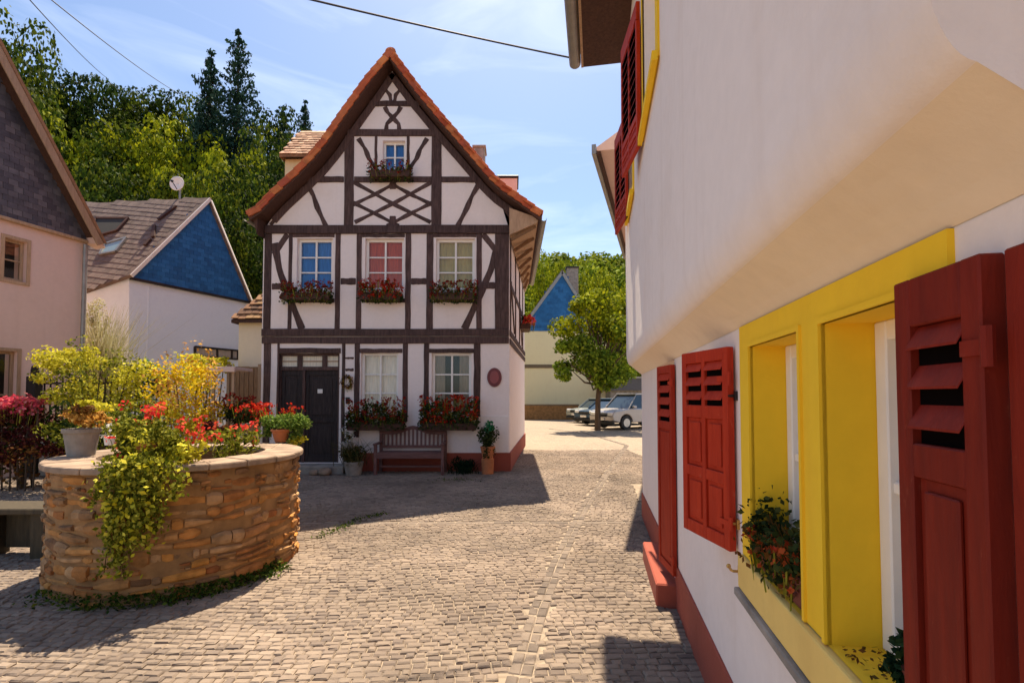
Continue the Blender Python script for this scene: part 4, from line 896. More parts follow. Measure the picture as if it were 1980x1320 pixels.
def far_house():
    Y = 36.0; C = at(1085, 765, Y); C.z = 0; h = thing('cream_house', 'cream house with a dark blue slate gable at the end of the street', 'house', C)
    x0 = at(990, 640, Y).x; x1 = at(1172, 640, Y).x; ze = at(1085, 640, Y).z; zp = at(1085, 527, Y).z; cx = at(1087, 527, Y).x
    m = MB(); m.box(x0, x1, Y, Y+8, 0, ze); w = obj('wall', m, 'plaster_yel', h)
    k = (zp-ze)/(cx-at(1018, 610, Y).x)*0.9
    g = [(x0+.6, ze), (x1-.6, ze), (cx, zp)]
    m = MB(); m.prism([(a, Y-.03, b) for a, b in g], (0, 8, 0)); gm = obj('gable', m, 'slate_blue', h)
    s = MB(); poly = [(a-x0, b-ze) for a, b in g]; shingles(s, (x0, Y-.035, ze), (1, 0, 0), (0, 0, 1), x1-x0, zp-ze, lambda u, v: inpoly(u, v, poly), .4, .22, .01, 1.5); obj('slates', s, 'slate_blue', gm)
    m = MB()
    for sg in (0, 1): m.bar(Vector((g[sg][0], Y-.1, ze)), Vector((cx, Y-.1, zp)), .08, .22, (0, 0, 1))
    obj('verge_board', m, 'zinc', h)
    m = MB()
    for sg in (0, 1):
        a = Vector((g[sg][0], Y-.12, ze+.12)); b = Vector((cx, Y-.12, zp+.12)); m.prism([a, b, b+Vector((0, 8.4, 0)), a+Vector((0, 8.4, 0))], (0, 0, .12))
    obj('roof', m, 'roof_brown', h)
    z = at(1050, 708, Y).z; m = MB(); m.box(x0-.03, x1+.03, Y-.05, Y, z-.13, z+.13); obj('string_course', m, 'board_brown', h)
    a = at(1096, 518, Y+2); m = MB(); m.box(a.x, a.x+.9, Y+2, Y+2.7, zp-2, a.z); ch = obj('chimney', m, 'stone_grey', h); m = MB(); m.box(a.x-.06, a.x+.96, Y+1.94, Y+2.76, a.z, a.z+.12); obj('cap', m, 'iron', ch)
    Y2 = 33; l = at(995, 782, Y2); r_ = at(1118, 782, Y2); m = MB(); m.box(l.x, r_.x, Y2, Y2+.35, 0, l.z-.08); gw = thing('garden_wall', 'low brown garden wall in front of the cream house', 'wall', (l.x, Y2, 0)); obj('masonry', m, 'mortar', gw); m = MB(); m.box(l.x-.05, r_.x+.05, Y2-.06, Y2+.41, l.z-.08, l.z+.02); obj('coping', m, 'board_brown', gw)
    Y3 = 34; a = at(1176, 728, Y3); b = at(1300, 728, Y3); g_ = thing('garage', 'grey garage with a dark flat roof behind the parked cars', 'garage', (a.x, Y3, 0)); m = MB(); m.box(a.x+.2, b.x, Y3+.3, Y3+5, 0, a.z-.9); obj('wall', m, 'stone_grey', g_); m = MB(); m.box(a.x, b.x+.2, Y3, Y3+5.2, a.z-.95, a.z-.12); obj('fascia', m, 'iron_grey', g_); m = MB(); m.box(a.x-.1, b.x+.2, Y3-.1, Y3+5.2, a.z-.12, a.z); obj('roof', m, 'zinc', g_)
M['plaster_yel'] = plaster('plaster_yel', (0.88, 0.76, 0.46), amt=.2); M['board_brown'] = plain('board_brown', (.16, .11, .06)); M['iron_grey'] = plain('iron_grey', (.10, .095, .10))
far_house()

# ------------------------------------------------------------------ round stone well basin
RIMZ = 1.05
def well():
    w = thing('stone_well', 'round rubble stone well basin with a pale coping, full of flower pots', 'well', WELL)
    m = MB(); m.lathe([(WR-.012, -.02), (WR-.012, RIMZ-.06), (WR-.30, RIMZ-.06), (WR-.30, .5), (.001, .5)], WELL, 56); obj('core', m, 'mortar', w)
    s = MB()
    def blk(a, da, zlo, zhi):                # one rough stone; zlo, zhi give its bed and top along the wall
        g = .0045; nn = 4; ro = WR+random.uniform(-.012, .026); P = []; cut = [random.uniform(0, .35) for _ in range(4)]
        for i in range(nn):
            t = i/(nn-1); an = a+g+(da-2*g)*t; e = (cut[0]+cut[1])*.03 if 0 < i < nn-1 else .012; z0_, z1_ = zlo(an)+.004, zhi(an)-.004; hh = z1_-z0_
            q0 = hh*cut[2]*(abs(t-.5)*2)**3*.6; q1 = hh*cut[3]*(abs(t-.5)*2)**3*.6
            for r_, zz in ((WR-.06, z0_), (ro-.010-e, z0_+.004+q0), (ro-e*.5, z0_+hh*.3+q0*.5), (ro-e*.4, z0_+hh*.72-q1*.5), (ro-.012-e, z1_-.004-q1), (WR-.06, z1_)):
                P.append((WELL.x+(r_+random.uniform(-.003, .003))*math.cos(an), WELL.y+(r_+random.uniform(-.003, .003))*math.sin(an), zz+random.uniform(-.002, .002)))
        f = [(6*i+j, 6*i+6+j, 6*i+7+j, 6*i+1+j) for i in range(nn-1) for j in range(5)]+[tuple(range(6)), tuple(6*(nn-1)+j for j in range(6))[::-1]]
        s.add(P, f)
    K = 12; TZ = RIMZ-.057; hs = [random.uniform(.7, 1.4) for _ in range(K)]; tot = sum(hs); zs = [-.03]
    for h in hs: zs.append(zs[-1]+h*(TZ+.03)/tot)
    def line(k):
        amp = 0 if k in (0, K) else .018; ph = random.uniform(0, 6); p2 = random.uniform(0, 6); f1 = random.choice((3, 4, 5)); f2 = random.choice((9, 11, 14)); z_ = zs[k]
        return lambda an: z_+amp*math.sin(an*f1+ph)+amp*.5*math.sin(an*f2+p2)
    LN = [line(k) for k in range(K+1)]
    for k in range(K):
        a = random.uniform(0, .3); end = a+2*math.pi
        while a < end-.02:
            H = zs[k+1]-zs[k]; da = min(random.choice((random.uniform(.05, .16), random.uniform(.10, .30))), end-a)
            if end-a-da < .05: da = end-a
            lo, hi = LN[k], LN[k+1]; rr = random.random()
            if (H > .095 and rr < .5) or rr < .05:      # two thin stones stacked
                c0, c1 = random.uniform(.3, .7), random.uniform(.3, .7); mid = lambda an, a=a, da=da, lo=lo, hi=hi, c0=c0, c1=c1: lo(an)+(hi(an)-lo(an))*(c0+(c1-c0)*(an-a)/da)
                if random.random() < .5:
                    q = da*random.uniform(.35, .65); blk(a, q, lo, mid); blk(a+q, da-q, lo, mid); blk(a, da, mid, hi)
                else: blk(a, da, lo, mid); q = da*random.uniform(.35, .65); blk(a, q, mid, hi); blk(a+q, da-q, mid, hi)
            else: blk(a, da, lo, hi)
            a += da
    obj('masonry', s, 'rubble', w, bevel=.006)
    c = MB(); n = 22
    for i in range(n):
        a = 2*math.pi*i/n+.02; b = 2*math.pi*(i+1)/n+.02-.008; P = []; dz = random.uniform(-.004, .004); ro = WR+.045+random.uniform(-.006, .006)
        for t in (0, .5, 1):
            an = a+(b-a)*t
            for r_, zz in ((WR-.32, RIMZ-.055), (ro, RIMZ-.055), (ro, RIMZ-.010+dz), (ro-.012, RIMZ+dz), (WR-.32, RIMZ+dz)): P.append((WELL.x+r_*math.cos(an), WELL.y+r_*math.sin(an), zz))
        c.add(P, [(5*q+j, 5*q+5+j, 5*q+5+(j+1) % 5, 5*q+(j+1) % 5) for q in range(2) for j in range(5)]+[(0, 1, 2, 3, 4), (10, 11, 12, 13, 14)])
    obj('coping', c, 'stone_warm', w, bevel=.006)
    m = MB(); m.lathe([(WR-.31, RIMZ-.40), (.001, RIMZ-.38)], WELL, 40); obj('soil_bed', m, 'soil', w)
well()
def foliage(parent, data, mat, name='foliage'): return obj(name, data, mat, parent)
def flowers(parent, pts, size, mat, k=6, r=.03, name='flowers'):
    """blooms: tight tufts of petals, each on its own thin stalk"""
    pts = [np.asarray(p, float) for p in pts]; P = np.concatenate([p+RNG.normal(size=(k, 3))*r*.5 for p in pts]); V, _ = quads(P, size, asp=.9); n = len(V)//4
    C0 = np.mean(pts, 0); L_ = max(.10, size*4); S = []
    for p in pts:
        e = p+(C0-p)*.25*min(1, L_/(np.linalg.norm(C0-p)+1e-6))-np.array([0, 0, L_]); w = np.array([.003, 0, 0]); S += [p-w, p+w, e+w, e-w]
    V = np.concatenate([V, np.array(S)]); o = obj(name, (V, np.arange(len(V))), mat, parent); o.data.materials.append(M['leaf_plant'])
    ix = np.zeros(len(o.data.polygons), dtype=np.int32); ix[n:] = 1; o.data.polygons.foreach_set('material_index', ix); return o
def rimpt(px, py, z=RIMZ):
    d = ray(px, py); t = (z-1.6)/d.z; return Vector((d.x*t, d.y*t, z))
def pot(name, label, loc, r0, r1, h, mat, leafmat, fol, flw=None, group=None, cat='potted plant', style='round'):
    t = thing(name, label, cat, loc, group); m = MB()
    m.lathe([(.001, 0), (r0, 0), (r0+(r1-r0)*.85, h*.82), (r1, h*.84), (r1+.008, h*.86), (r1+.008, h), (r1-.02, h), (r1-.03, h*.8), (.001, h*.8)], loc, 26); obj('pot', m, mat, t, smooth=False, bevel=.002)
    for i, (dat, lm) in enumerate(fol): foliage(t, dat, lm)
    if flw: flowers(t, *flw)
    return t
def arr(v): return np.array(v, float)
def rim_plants():
    # grey tub with golden bush
    p = rimpt(134, 884)+Vector((0, .12, 0)); c = arr(p)
    top = c+arr((0, 0, .36))
    pot('flower_tub', 'smooth grey tub on the left of the well coping, full of amber foliage', p, .10, .135, .25, 'stone_grey', None,
        [(join([clump(top, .17, 420, .05, (1.2, 1, .5)), quads(ballpts(top+arr((.10, 0, -.03)), .15, 120, .3, (1, 1, .5))[0], .05)]), 'leaf_orange'), (clump(top+arr((0, 0, .06)), .15, 260, .045, (1.3, 1, .5)), 'leaf_brown'), (clump(top+arr((.02, .05, .09)), .18, 200, .05, (1.3, 1, .5)), 'leaf_yellow')])
    # trailing plant that spills down the wall
    p = rimpt(282, 896)+Vector((0, .10, 0)); t = thing('trailing_plant', 'large trailing plant with red blooms hanging down the front of the well', 'hanging plant', p)
    m = MB(); m.lathe([(.001, .0), (.12, 0), (.16, .16), (.15, .17), (.001, .15)], p, 20); obj('pot', m, 'terracotta', t)
    c = arr(p); parts = [clump(c+arr((0, 0, .20)), .25, 2600, .036, (1.15, .8, .75), k=10)]
    for q in range(9):
        parts.append(clump(c+arr((random.uniform(-.22, .32), random.uniform(-.26, .02), random.uniform(.0, .28))), .12, 240, .034, (1, .8, 1)))
    p2 = rimpt(268, 900); fr = arr((p2.x-WELL.x, p2.y-WELL.y, 0)); fr /= np.linalg.norm(fr)
    base = arr(WELL)+fr*(WR+.10); sd_ = arr((-fr[1], fr[0], 0)); base = base-sd_*.0
    stems = MB(); strands = []
    for q in range(30):
        off = random.gauss(0, .085); ln = random.uniform(.35, .92)*(1-abs(off+.03)*1.9); x = sd_*off; zz = np.linspace(0, 1, 22)
        cx = base+x; pts = np.stack([cx+fr*(.02+.05*math.sin(q))*np.sin(u*2)+sd_*(.05*math.sin(q*2+u*3))+arr((0, 0, RIMZ+.04-u*ln)) for u in zz]); strands.append(pts)
        stems.tube([tuple(v) for v in pts[::3]], .004, 4, False)
    S = np.concatenate(strands); S = np.repeat(S, 8, 0)+RNG.normal(size=(len(S)*8, 3))*.028; parts.append(quads(S, .036, fr, .8, .65, .5))
    foliage(t, join(parts), 'leaf_plant'); obj('stems', stems, 'leaf_brown', t)
    foliage(t, join([clump(c+arr((.25, -.05, .05)), .22, 520, .05, (1, .8, .9)), clump(c+arr((-.05, -.1, .1)), .3, 500, .04), quads(S[::7]+RNG.normal(size=(len(S[::7]), 3))*.03, .045, fr, .7)]), 'leaf_yellow')
    fp = [c+arr((random.uniform(-.30, .02), random.uniform(-.05, .12), random.uniform(.28, .48))) for _ in range(13)]+[c+arr((random.uniform(.08, .5), random.uniform(0, .15), random.uniform(.16, .36))) for _ in range(10)]+[c+arr((random.uniform(-.3, .35), random.uniform(-.22, 0), random.uniform(0, .25))) for _ in range(6)]
    flowers(t, fp, .034, 'fl_scarlet', 9, .04)
    # low wine-red plant
    p = rimpt(405, 857)+Vector((0, .15, 0)); c = arr(p)
    pot('coleus_pot', 'dark wine-red leafy plant in a low pot behind the well opening', p, .08, .11, .12, 'terracotta', None, [(clump(c+arr((0, 0, .19)), .15, 420, .05, (1.25, 1, .7)), 'leaf_wine'), (clump(c+arr((.14, 0, .12)), .10, 160, .045), 'leaf_brown')])
    p = rimpt(449, 862)+Vector((0, .07, 0)); c = arr(p)
    pot('lime_plant_pot', 'small bright lime-green plant in a little pot on the well coping', p, .04, .055, .07, 'terracotta', None, [(join([clump(c+arr((0, 0, .15)), .075, 260, .032, (1, 1, 1.4)), clump(c+arr((-.03, -.03, .04)), .06, 130, .03)]), 'leaf_fresh')])
    # stone urn with red flowers
    p = rimpt(471, 851)+Vector((.0, .18, 0)); c = arr(p); t = thing('flower_urn', 'pale ribbed stone urn with red geraniums on the far coping of the well', 'urn', p); m = MB()
    m.lathe([(.001, 0), (.085, 0), (.085, .03), (.05, .05), (.045, .07), (.09, .11), (.115, .17), (.12, .20), (.105, .205), (.001, .19)], p, 24); obj('urn', m, 'stone_warm', t, smooth=False)
    foliage(t, clump(c+arr((0, 0, .30)), .17, 520, .045, (1.2, 1, .8)), 'leaf_geran'); flowers(t, [c+arr((random.uniform(-.2, .2), random.uniform(-.15, .1), random.uniform(.25, .45))) for _ in range(46)], .038, 'fl_red', 7, .04)
    # terracotta pot with fresh green plant
    p = rimpt(540, 855)+Vector((-.03, .10, 0)); c = arr(p)
    pot('terracotta_pot', 'round terracotta pot with a bushy fresh-green plant at the right end of the well', p, .065, .105, .15, 'terracotta', None,
        [(join([clump(c+arr((0, .05, .23)), .23, 1900, .036, (1.45, 1, .62)), clump(c+arr((.19, .0, .10)), .15, 330, .04, (.8, 1, 1.2)), clump(c+arr((-.2, .03, .12)), .12, 230, .04, (.8, 1, 1.2))]), 'leaf_fresh'), (clump(c+arr((.2, 0, .03)), .13, 180, .04), 'leaf_yellow')],
        ([c+arr((random.uniform(-.25, .22), random.uniform(-.1, .15), random.uniform(.34, .44))) for _ in range(26)], .03, 'fl_red', 5, .03))
    # small pale figures of stone: two little bowls
    p = rimpt(195, 862)+Vector((0, .12, 0)); c = arr(p)
    pot('white_pot', 'small white pot with tiny white blooms between the grey tub and the trailing plant', p, .045, .06, .10, 'white_paint', None, [(clump(c+arr((0, 0, .15)), .09, 160, .03, (1, 1, .8)), 'leaf_plant')], ([c+arr((random.uniform(-.08, .1), random.uniform(-.08, .05), random.uniform(.1, .24))) for _ in range(16)], .022, 'fl_white', 5, .015))
    # planting standing in the basin behind: two red-flowered plants seen between pots
    p = Vector((WELL.x+.25, WELL.y+.2, RIMZ-.39)); c = arr(p); t = thing('red_flower_plant', 'leafy plant with red and orange blooms growing out of the middle of the well', 'plant', p)
    foliage(t, join([clump(c+arr((0, 0, .48)), .26, 600, .05, (1.5, 1, .8)), blades(c, .2, 40, .5, .01)]), 'leaf_plant'); flowers(t, [c+arr((random.uniform(-.4, .35), random.uniform(-.2, .2), random.uniform(.5, .68))) for _ in range(16)], .034, 'fl_scarlet', 7, .04)
rim_plants()
def moss_base():
    P = []
    for k in range(1900):
        a = random.uniform(-2.2, -.15); r = WR+abs(random.gauss(.04, .05)); 
        if random.random() < .25+.75*max(0, math.sin((a+1.75)*1.3)): P.append((WELL.x+r*math.cos(a), WELL.y+r*math.sin(a), random.uniform(0, .05)+max(0, .06-(r-WR))*.8))
    P = arr(P); setp(obj('moss_ground_cover', quads(P, .035, arr((0, 0, .6)), .9), 'moss'), 'strip of moss and weeds round the foot of the well', 'moss', kind='stuff')
    W_ = [gnd(620, 1040), gnd(660, 1020), gnd(700, 1002), gnd(745, 993)]; P = []
    for a, b in zip(W_, W_[1:]):
        for k in range(110):
            q = a+(b-a)*random.random(); P.append((q.x+random.gauss(0, .05), q.y+random.gauss(0, .04), random.uniform(.0, .03)))
    for k in range(120): q = gnd(880, 928); P.append((q.x+random.gauss(0, .22), q.y+random.gauss(0, .12), random.uniform(0, .03)))
    setp(obj('weeds_ground_cover', quads(arr(P), .03, arr((0, 0, .6)), .9), 'moss'), 'small weeds growing in the joints of the cobbles', 'weeds', kind='stuff')
moss_base()
def stone_bench():
    c = Vector((-5.05, 5.0, 0)); t = thing('stone_bench', 'dark weathered slab bench at the left behind the well', 'bench', c); m = MB(); m.box(-5.55, -4.42, 4.80, 5.18, .44, .50); obj('slab', m, 'bench_dark', t, bevel=.01)
    for x in (-5.35, -4.75): m = MB(); m.box(x-.0, x+.16, 4.86, 5.12, -.02, .44); obj('support', m, 'bench_dark', t, bevel=.01)
    m = MB(); m.box(-5.19, -4.75, 5.06, 5.10, .05, .44); obj('back_board', m, 'bench_dark', t, bevel=.006)
M['bench_dark'] = woodm('bench_dark', (.035, .028, .018), (.08, .06, .035)); stone_bench()

# ------------------------------------------------------------------ flower boxes on the timbered house
def flowerbox(px0, px1, pyt, pyb, label, Y=FY, dep=.17, hang=.0, n=620, dn=70, red='fl_red', dens=1.0, spill=.10, big=1.0):
    a = at(px0, pyb, Y); b = at(px1, pyt, Y); zb, zt = a.z, b.z; H = zt-zb; w = b.x-a.x; cy = Y-.06-dep/2
    t = thing('flower_box', label, 'flower box', ((a.x+b.x)/2, cy, zb), 'geranium boxes under the windows of the timbered house')
    m = MB(); bh = min(.15, H*.42); m.box(a.x+.05, b.x-.05, Y-.06-dep, Y-.06, zb, zb+bh); m.box(a.x+.045, b.x-.045, Y-.066-dep, Y-.06-dep+.01, zb+bh-.02, zb+bh); m.box(a.x+.1, a.x+.14, Y-.07, Y+.01, zb-.03, zb+.02); m.box(b.x-.14, b.x-.1, Y-.07, Y+.01, zb-.03, zb+.02)
    obj('box', m, 'board_dark', t, bevel=.006)
    P = []; 
    for k in range(int(n*dens)):
        u = random.random(); lump = .72+.28*math.sin(u*9+px0)+.1*math.sin(u*23); P.append((a.x+u*w+random.gauss(0, .02), cy+random.gauss(-.02, dep*.42), zb+H*.15+random.uniform(-spill-.02, H*.8*lump)))
    foliage(t, quads(arr(P+P[::2]), .05*big, arr((0, -.5, .3)), .9, .8), 'leaf_geran')
    Q = [arr((a.x+random.random()*w, cy-abs(random.gauss(0, dep*.45)), zb+H*.3+random.uniform(-spill*.7, H*.75))) for _ in range(dn)]
    flowers(t, Q, .040*big, red, 7, .035*big)
    return t
flowerbox(716, 801, 322, 350, 'geranium box under the small attic window in the gable', dn=70, n=420, red='fl_deep')
flowerbox(549, 648, 550, 583, 'geranium box under the blue-paned upper window', n=480, dn=150, red='fl_deep'); flowerbox(699, 782, 546, 583, 'geranium box under the red-curtained upper window', n=440, dn=160, red='fl_red'); flowerbox(835, 924, 548, 583, 'geranium box under the olive-curtained upper window', n=460, dn=150, red='fl_deep')
flowerbox(676, 788, 772, 830, 'large geranium box under the ground floor window nearest the front door', n=1500, dn=150, dep=.26, red='fl_deep', big=1.1, spill=.06); flowerbox(816, 926, 768, 830, 'large geranium box under the right-hand ground floor window', n=1500, dn=180, dep=.26, big=1.1, spill=.06)
def sidebox():
    Y = 14.2; x = XR+SPL*(Y-FY); p = Vector((x+.16, Y, 3.55)); t = thing('flower_box', 'small geranium box on the flank of the timbered house above the street', 'flower box', p); m = MB(); m.box(p.x-.16, p.x+.10, Y-.4, Y+.4, 3.5, 3.66); obj('box', m, 'board_dark', t)
    c = arr(p); foliage(t, clump(c+arr((0, 0, .22)), .28, 500, .07, (.7, 1.2, .8)), 'leaf_geran'); flowers(t, [c+arr((random.uniform(-.1, .25), random.uniform(-.45, .45), random.uniform(.1, .35))) for _ in range(60)], .06, 'fl_scarlet', 6, .05)
sidebox()

# ------------------------------------------------------------------ bench, plaque and pots before the house
def bench():
    Yb = 9.95; a = at(722, 912, Yb); b = at(858, 912, Yb); x0, x1 = a.x, b.x; cx = (x0+x1)/2
    t = thing('garden_bench', 'reddish wooden garden bench with a curved back between the geranium boxes', 'bench', (cx, Yb, 0))
    for x in (x0, x1-.06):
        m = MB(); m.box(x, x+.06, Yb-.0, Yb+.06, 0, .60); obj('leg', m, 'bench', t, bevel=.005); m = MB(); m.box(x, x+.06, Yb+.42, Yb+.48, 0, .82); obj('leg', m, 'bench', t, bevel=.005)
        m = MB(); m.box(x-.01, x+.07, Yb-.04, Yb+.44, .60, .635); obj('armrest', m, 'bench', t, bevel=.008)
    m = MB()
    for k in range(5): m.box(x0+.06, x1-.06, Yb+.02+k*.085, Yb+.095+k*.085, .42, .445)
    m.box(x0+.06, x1-.06, Yb, Yb+.02, .33, .43); obj('seat', m, 'bench', t, bevel=.004)
    m = MB(); n = 16
    top = lambda u: .86+.11*math.exp(-((u-.5)/.16)**2)
    for i in range(n):
        u0, u1 = i/n, (i+1)/n; X0, X1 = x0+(x1-x0)*u0, x0+(x1-x0)*u1
        m.prism([(X0, Yb+.41, top(u0)-.075), (X1, Yb+.41, top(u1)-.075), (X1, Yb+.41, top(u1)), (X0, Yb+.41, top(u0))], (0, .035, 0))
    m.box(x0+.06, x1-.06, Yb+.412, Yb+.442, .50, .56)
    for i in range(15):
        x = x0+.10+(x1-x0-.2)*i/14; u = (x-x0)/(x1-x0); m.box(x-.02, x+.02, Yb+.418, Yb+.436, .56, top(u)-.06)
    obj('backrest', m, 'bench', t, bevel=.003)
    m = MB(); m.box(x0+.06, x1-.06, Yb+.22, Yb+.26, .12, .16); obj('stretcher', m, 'bench', t)
bench()
def plaque():
    c = at(956, 729, FY); t = thing('wall_plaque', 'dark red oval crest plaque on the white wall at the corner of the timbered house', 'plaque', (c.x, FY-.02, c.z)); m = MB(); n = 28
    def ov(rx, rz, y0, y1): m.prism([(c.x+rx*math.cos(2*math.pi*i/n), y0, c.z+rz*math.sin(2*math.pi*i/n)*(1.05 if math.sin(2*math.pi*i/n) < 0 else 1)) for i in range(n)], (0, y1-y0, 0))
    ov(.155, .20, FY-.035, FY-.001); obj('plate', m, 'plaque', t, bevel=.008); m = MB(); ov(.10, .135, FY-.045, FY-.0355); obj('shield', m, 'plaque_in', t, bevel=.005)
    m = MB(); m.box(c.x-.07, c.x+.07, FY-.052, FY-.0455, c.z-.012, c.z+.012); m.box(c.x-.012, c.x+.012, FY-.053, FY-.0458, c.z-.08, c.z+.08); obj('relief', m, 'plaque_in', t)
    c = at(672, 738, FY); t = thing('door_wreath', 'dried flower wreath hung beside the front door of the timbered house', 'wreath', (c.x, FY-.05, c.z)); an = RNG.uniform(0, 2*math.pi, 420); P = np.stack([c.x+.10*np.cos(an), np.full(420, FY-.06), c.z+.12*np.sin(an)], 1)+RNG.normal(size=(420, 3))*.022; foliage(t, quads(P, .035), 'leaf_brown', 'twigs'); flowers(t, [P[i] for i in range(0, 420, 22)], .03, 'leaf_orange', 4, .02)
    c = at(673, 774, FY); single('doorbell_plate', MB().box(c.x-.04, c.x+.04, FY-.045, FY-.002, c.z-.07, c.z+.07), 'iron', 'small dark bell plate beside the front door', 'doorbell', (c.x, FY-.02, c.z), bevel=.006)
M['plaque'] = plain('plaque', (.16, .025, .03), .5); M['plaque_in'] = plain('plaque_in', (.30, .07, .07), .5)
plaque()
def front_plants():
    p = gnd(942, 912)+Vector((0, 0, 0)); p.y = 10.15; p.x = at(943, 900, 10.15).x; c = arr(p); t = thing('standing_plant', 'green plant spilling from a pot on a stand at the right of the bench', 'potted plant', p)
    m = MB(); m.lathe([(.001, 0), (.12, 0), (.13, .30), (.11, .31), (.11, .34), (.15, .52), (.16, .55), (.14, .56), (.001, .54)], p, 18); obj('pot', m, 'terracotta', t)
    foliage(t, join([clump(c+arr((0, 0, .78)), .27, 900, .055, (1, .8, 1.2)), clump(c+arr((0, -.05, .45)), .2, 350, .05, (1, .8, 1.4))]), 'leaf_geran'); foliage(t, clump(c+arr((0, -.05, .95)), .16, 260, .05), 'leaf_emerald')
    p = Vector((at(895, 905, 10.2).x, 10.2, 0)); c = arr(p); t = thing('dark_shrub', 'low dark green shrub against the red plinth right of the bench', 'shrub', p); foliage(t, join([clump(c+arr((0, 0, .2)), .26, 900, .05, (1.1, .7, .8)), blades(c, .3, 120, .3, .012)]), 'leaf_darkpot')
    p = Vector((at(684, 905, 10.0).x, 10.0, 0)); c = arr(p); t = thing('shade_shrub', 'shaggy olive-brown shrub in a pot between the front door and the bench', 'shrub', p); m = MB(); m.lathe([(.001, 0), (.15, 0), (.2, .26), (.18, .27), (.001, .25)], p, 18); obj('pot', m, 'stone_grey', t)
    foliage(t, join([clump(c+arr((0, 0, .42)), .28, 900, .05, (1.1, .8, 1.0)), blades(c+arr((0, 0, .2)), .25, 120, .55, .012)]), 'leaf_olive'); foliage(t, clump(c+arr((.02, -.05, .45)), .24, 250, .05), 'leaf_geran')
    p = Vector((at(672, 850, 10.3).x, 10.3, 0)); c = arr(p); t = thing('white_flower_pot', 'tall grey pot with white blossoms beside the front door', 'potted plant', p); m = MB(); m.lathe([(.001, 0), (.09, 0), (.12, .62), (.10, .63), (.001, .6)], p, 16); obj('pot', m, 'stone_grey', t); foliage(t, clump(c+arr((0, 0, .74)), .13, 260, .04), 'leaf_olive'); flowers(t, [c+arr((random.uniform(-.12, .16), random.uniform(-.12, .0), random.uniform(.60, .95))) for _ in range(26)], .03, 'fl_white', 6, .03)
    # rough stones by the door
    for k, (px, w, lb) in enumerate(((607, .10, 'small rounded field stone at the foot of the door step, the left one'), (628, .14, 'larger rounded field stone at the foot of the door step, the right one'))):
        q = Vector((at(px, 905, 9.95).x, 9.95, 0)); m = MB(); m.sphere((q.x, q.y, w*.45), w, 10, 7, 1, .8, .65); v = [(x+random.uniform(-.01, .01), y+random.uniform(-.01, .01), max(0, z)) for x, y, z in m.v]; m.v = v; single('field_stone', m, 'stone_warm', lb, 'stone', q, smooth=True)
M['leaf_emerald'] = leaf('leaf_emerald', (.01, .10, .03), (.02, .2, .07), (.06, .26, .1)); M['leaf_darkpot'] = leaf('leaf_darkpot', (.006, .018, .008), (.015, .035, .014)); M['leaf_olive'] = leaf('leaf_olive', (.03, .03, .008), (.09, .075, .02), (.16, .13, .05))
front_plants()

# ------------------------------------------------------------------ plants on the right-hand sill
def sill_plants():
    z0 = .957; c0 = rw(.06, 1.68, z0); t = thing('sill_geranium', 'rust-red geranium box standing in the far opening of the yellow window', 'flower box', c0)
    m = MB(); P = [rw(x, s, z) for s in (1.47, 1.90) for x in (.0, .105) for z in (z0, z0+.09)]; m.add(P, [(0, 1, 3, 2), (4, 6, 7, 5), (0, 4, 5, 1), (2, 3, 7, 6), (0, 2, 6, 4), (1, 5, 7, 3)]); obj('box', m, 'terracotta_dark', t, bevel=.004)
    pts = []
    for k in range(1500):
        s = random.uniform(1.46, 1.95); pts.append(rw(random.gauss(.03, .035), s, z0+.05+abs(random.gauss(.0, .06))+.05*math.sin(s*14)+.02))
    foliage(t, quads(arr(pts), .026, None, 1, .7), 'leaf_geran'); pts = [rw(random.gauss(.02, .04), random.uniform(1.48, 1.98), z0+random.uniform(.02, .15)) for _ in range(420)]; foliage(t, quads(arr(pts), .026, None, 1, .7), 'leaf_brown')
    flowers(t, [arr(rw(random.gauss(.0, .03), random.uniform(1.48, 1.95), z0+random.uniform(.03, .16))) for _ in range(60)], .020, 'fl_rust', 6, .014)
    st = MB()
    for k in range(14): s = random.uniform(1.5, 1.9); st.tube([rw(.05, s, z0+.08), rw(.03, s+random.gauss(0, .02), z0+.15), rw(.01, s+random.gauss(0, .03), z0+.20+random.random()*.03)], .0014, 4, False)
    obj('stems', st, 'leaf_brown', t)
    c0 = rw(.07, 1.06, z0); c = arr(c0); t = thing('sill_plant', 'dark green leafy plant in a pot in the near opening of the yellow window', 'potted plant', c0); m = MB(); m.lathe([(.001, 0), (.032, 0), (.042, .07), (.036, .072), (.001, .065)], c0, 18); obj('pot', m, 'terracotta_dark', t)
    foliage(t, join([clump(c+arr((0, 0, .10)), .075, 620, .024, (1, 1, .85), asp=.75), clump(c+arr((-.02, .03, .06)), .05, 200, .022)]), 'leaf_darkpot2')
    P = arr([rw(random.uniform(.0, .12), random.uniform(1.14, 1.30), z0+random.uniform(.002, .012)) for _ in range(70)]); setp(obj('fallen_leaves', quads(P, .014, arr((0, 0, 1)), .6), 'leaf_brown'), 'dry fallen leaves scattered on the yellow window sill', 'leaves', kind='stuff')
M['terracotta_dark'] = plain('terracotta_dark', (.20, .05, .03), .7); M['fl_rust'] = leaf('fl_rust', (.40, .05, .015), (.62, .14, .03), (.50, .06, .03)); M['leaf_darkpot2'] = leaf('leaf_darkpot2', (.008, .025, .010), (.02, .05, .02), (.04, .085, .03))
sill_plants()

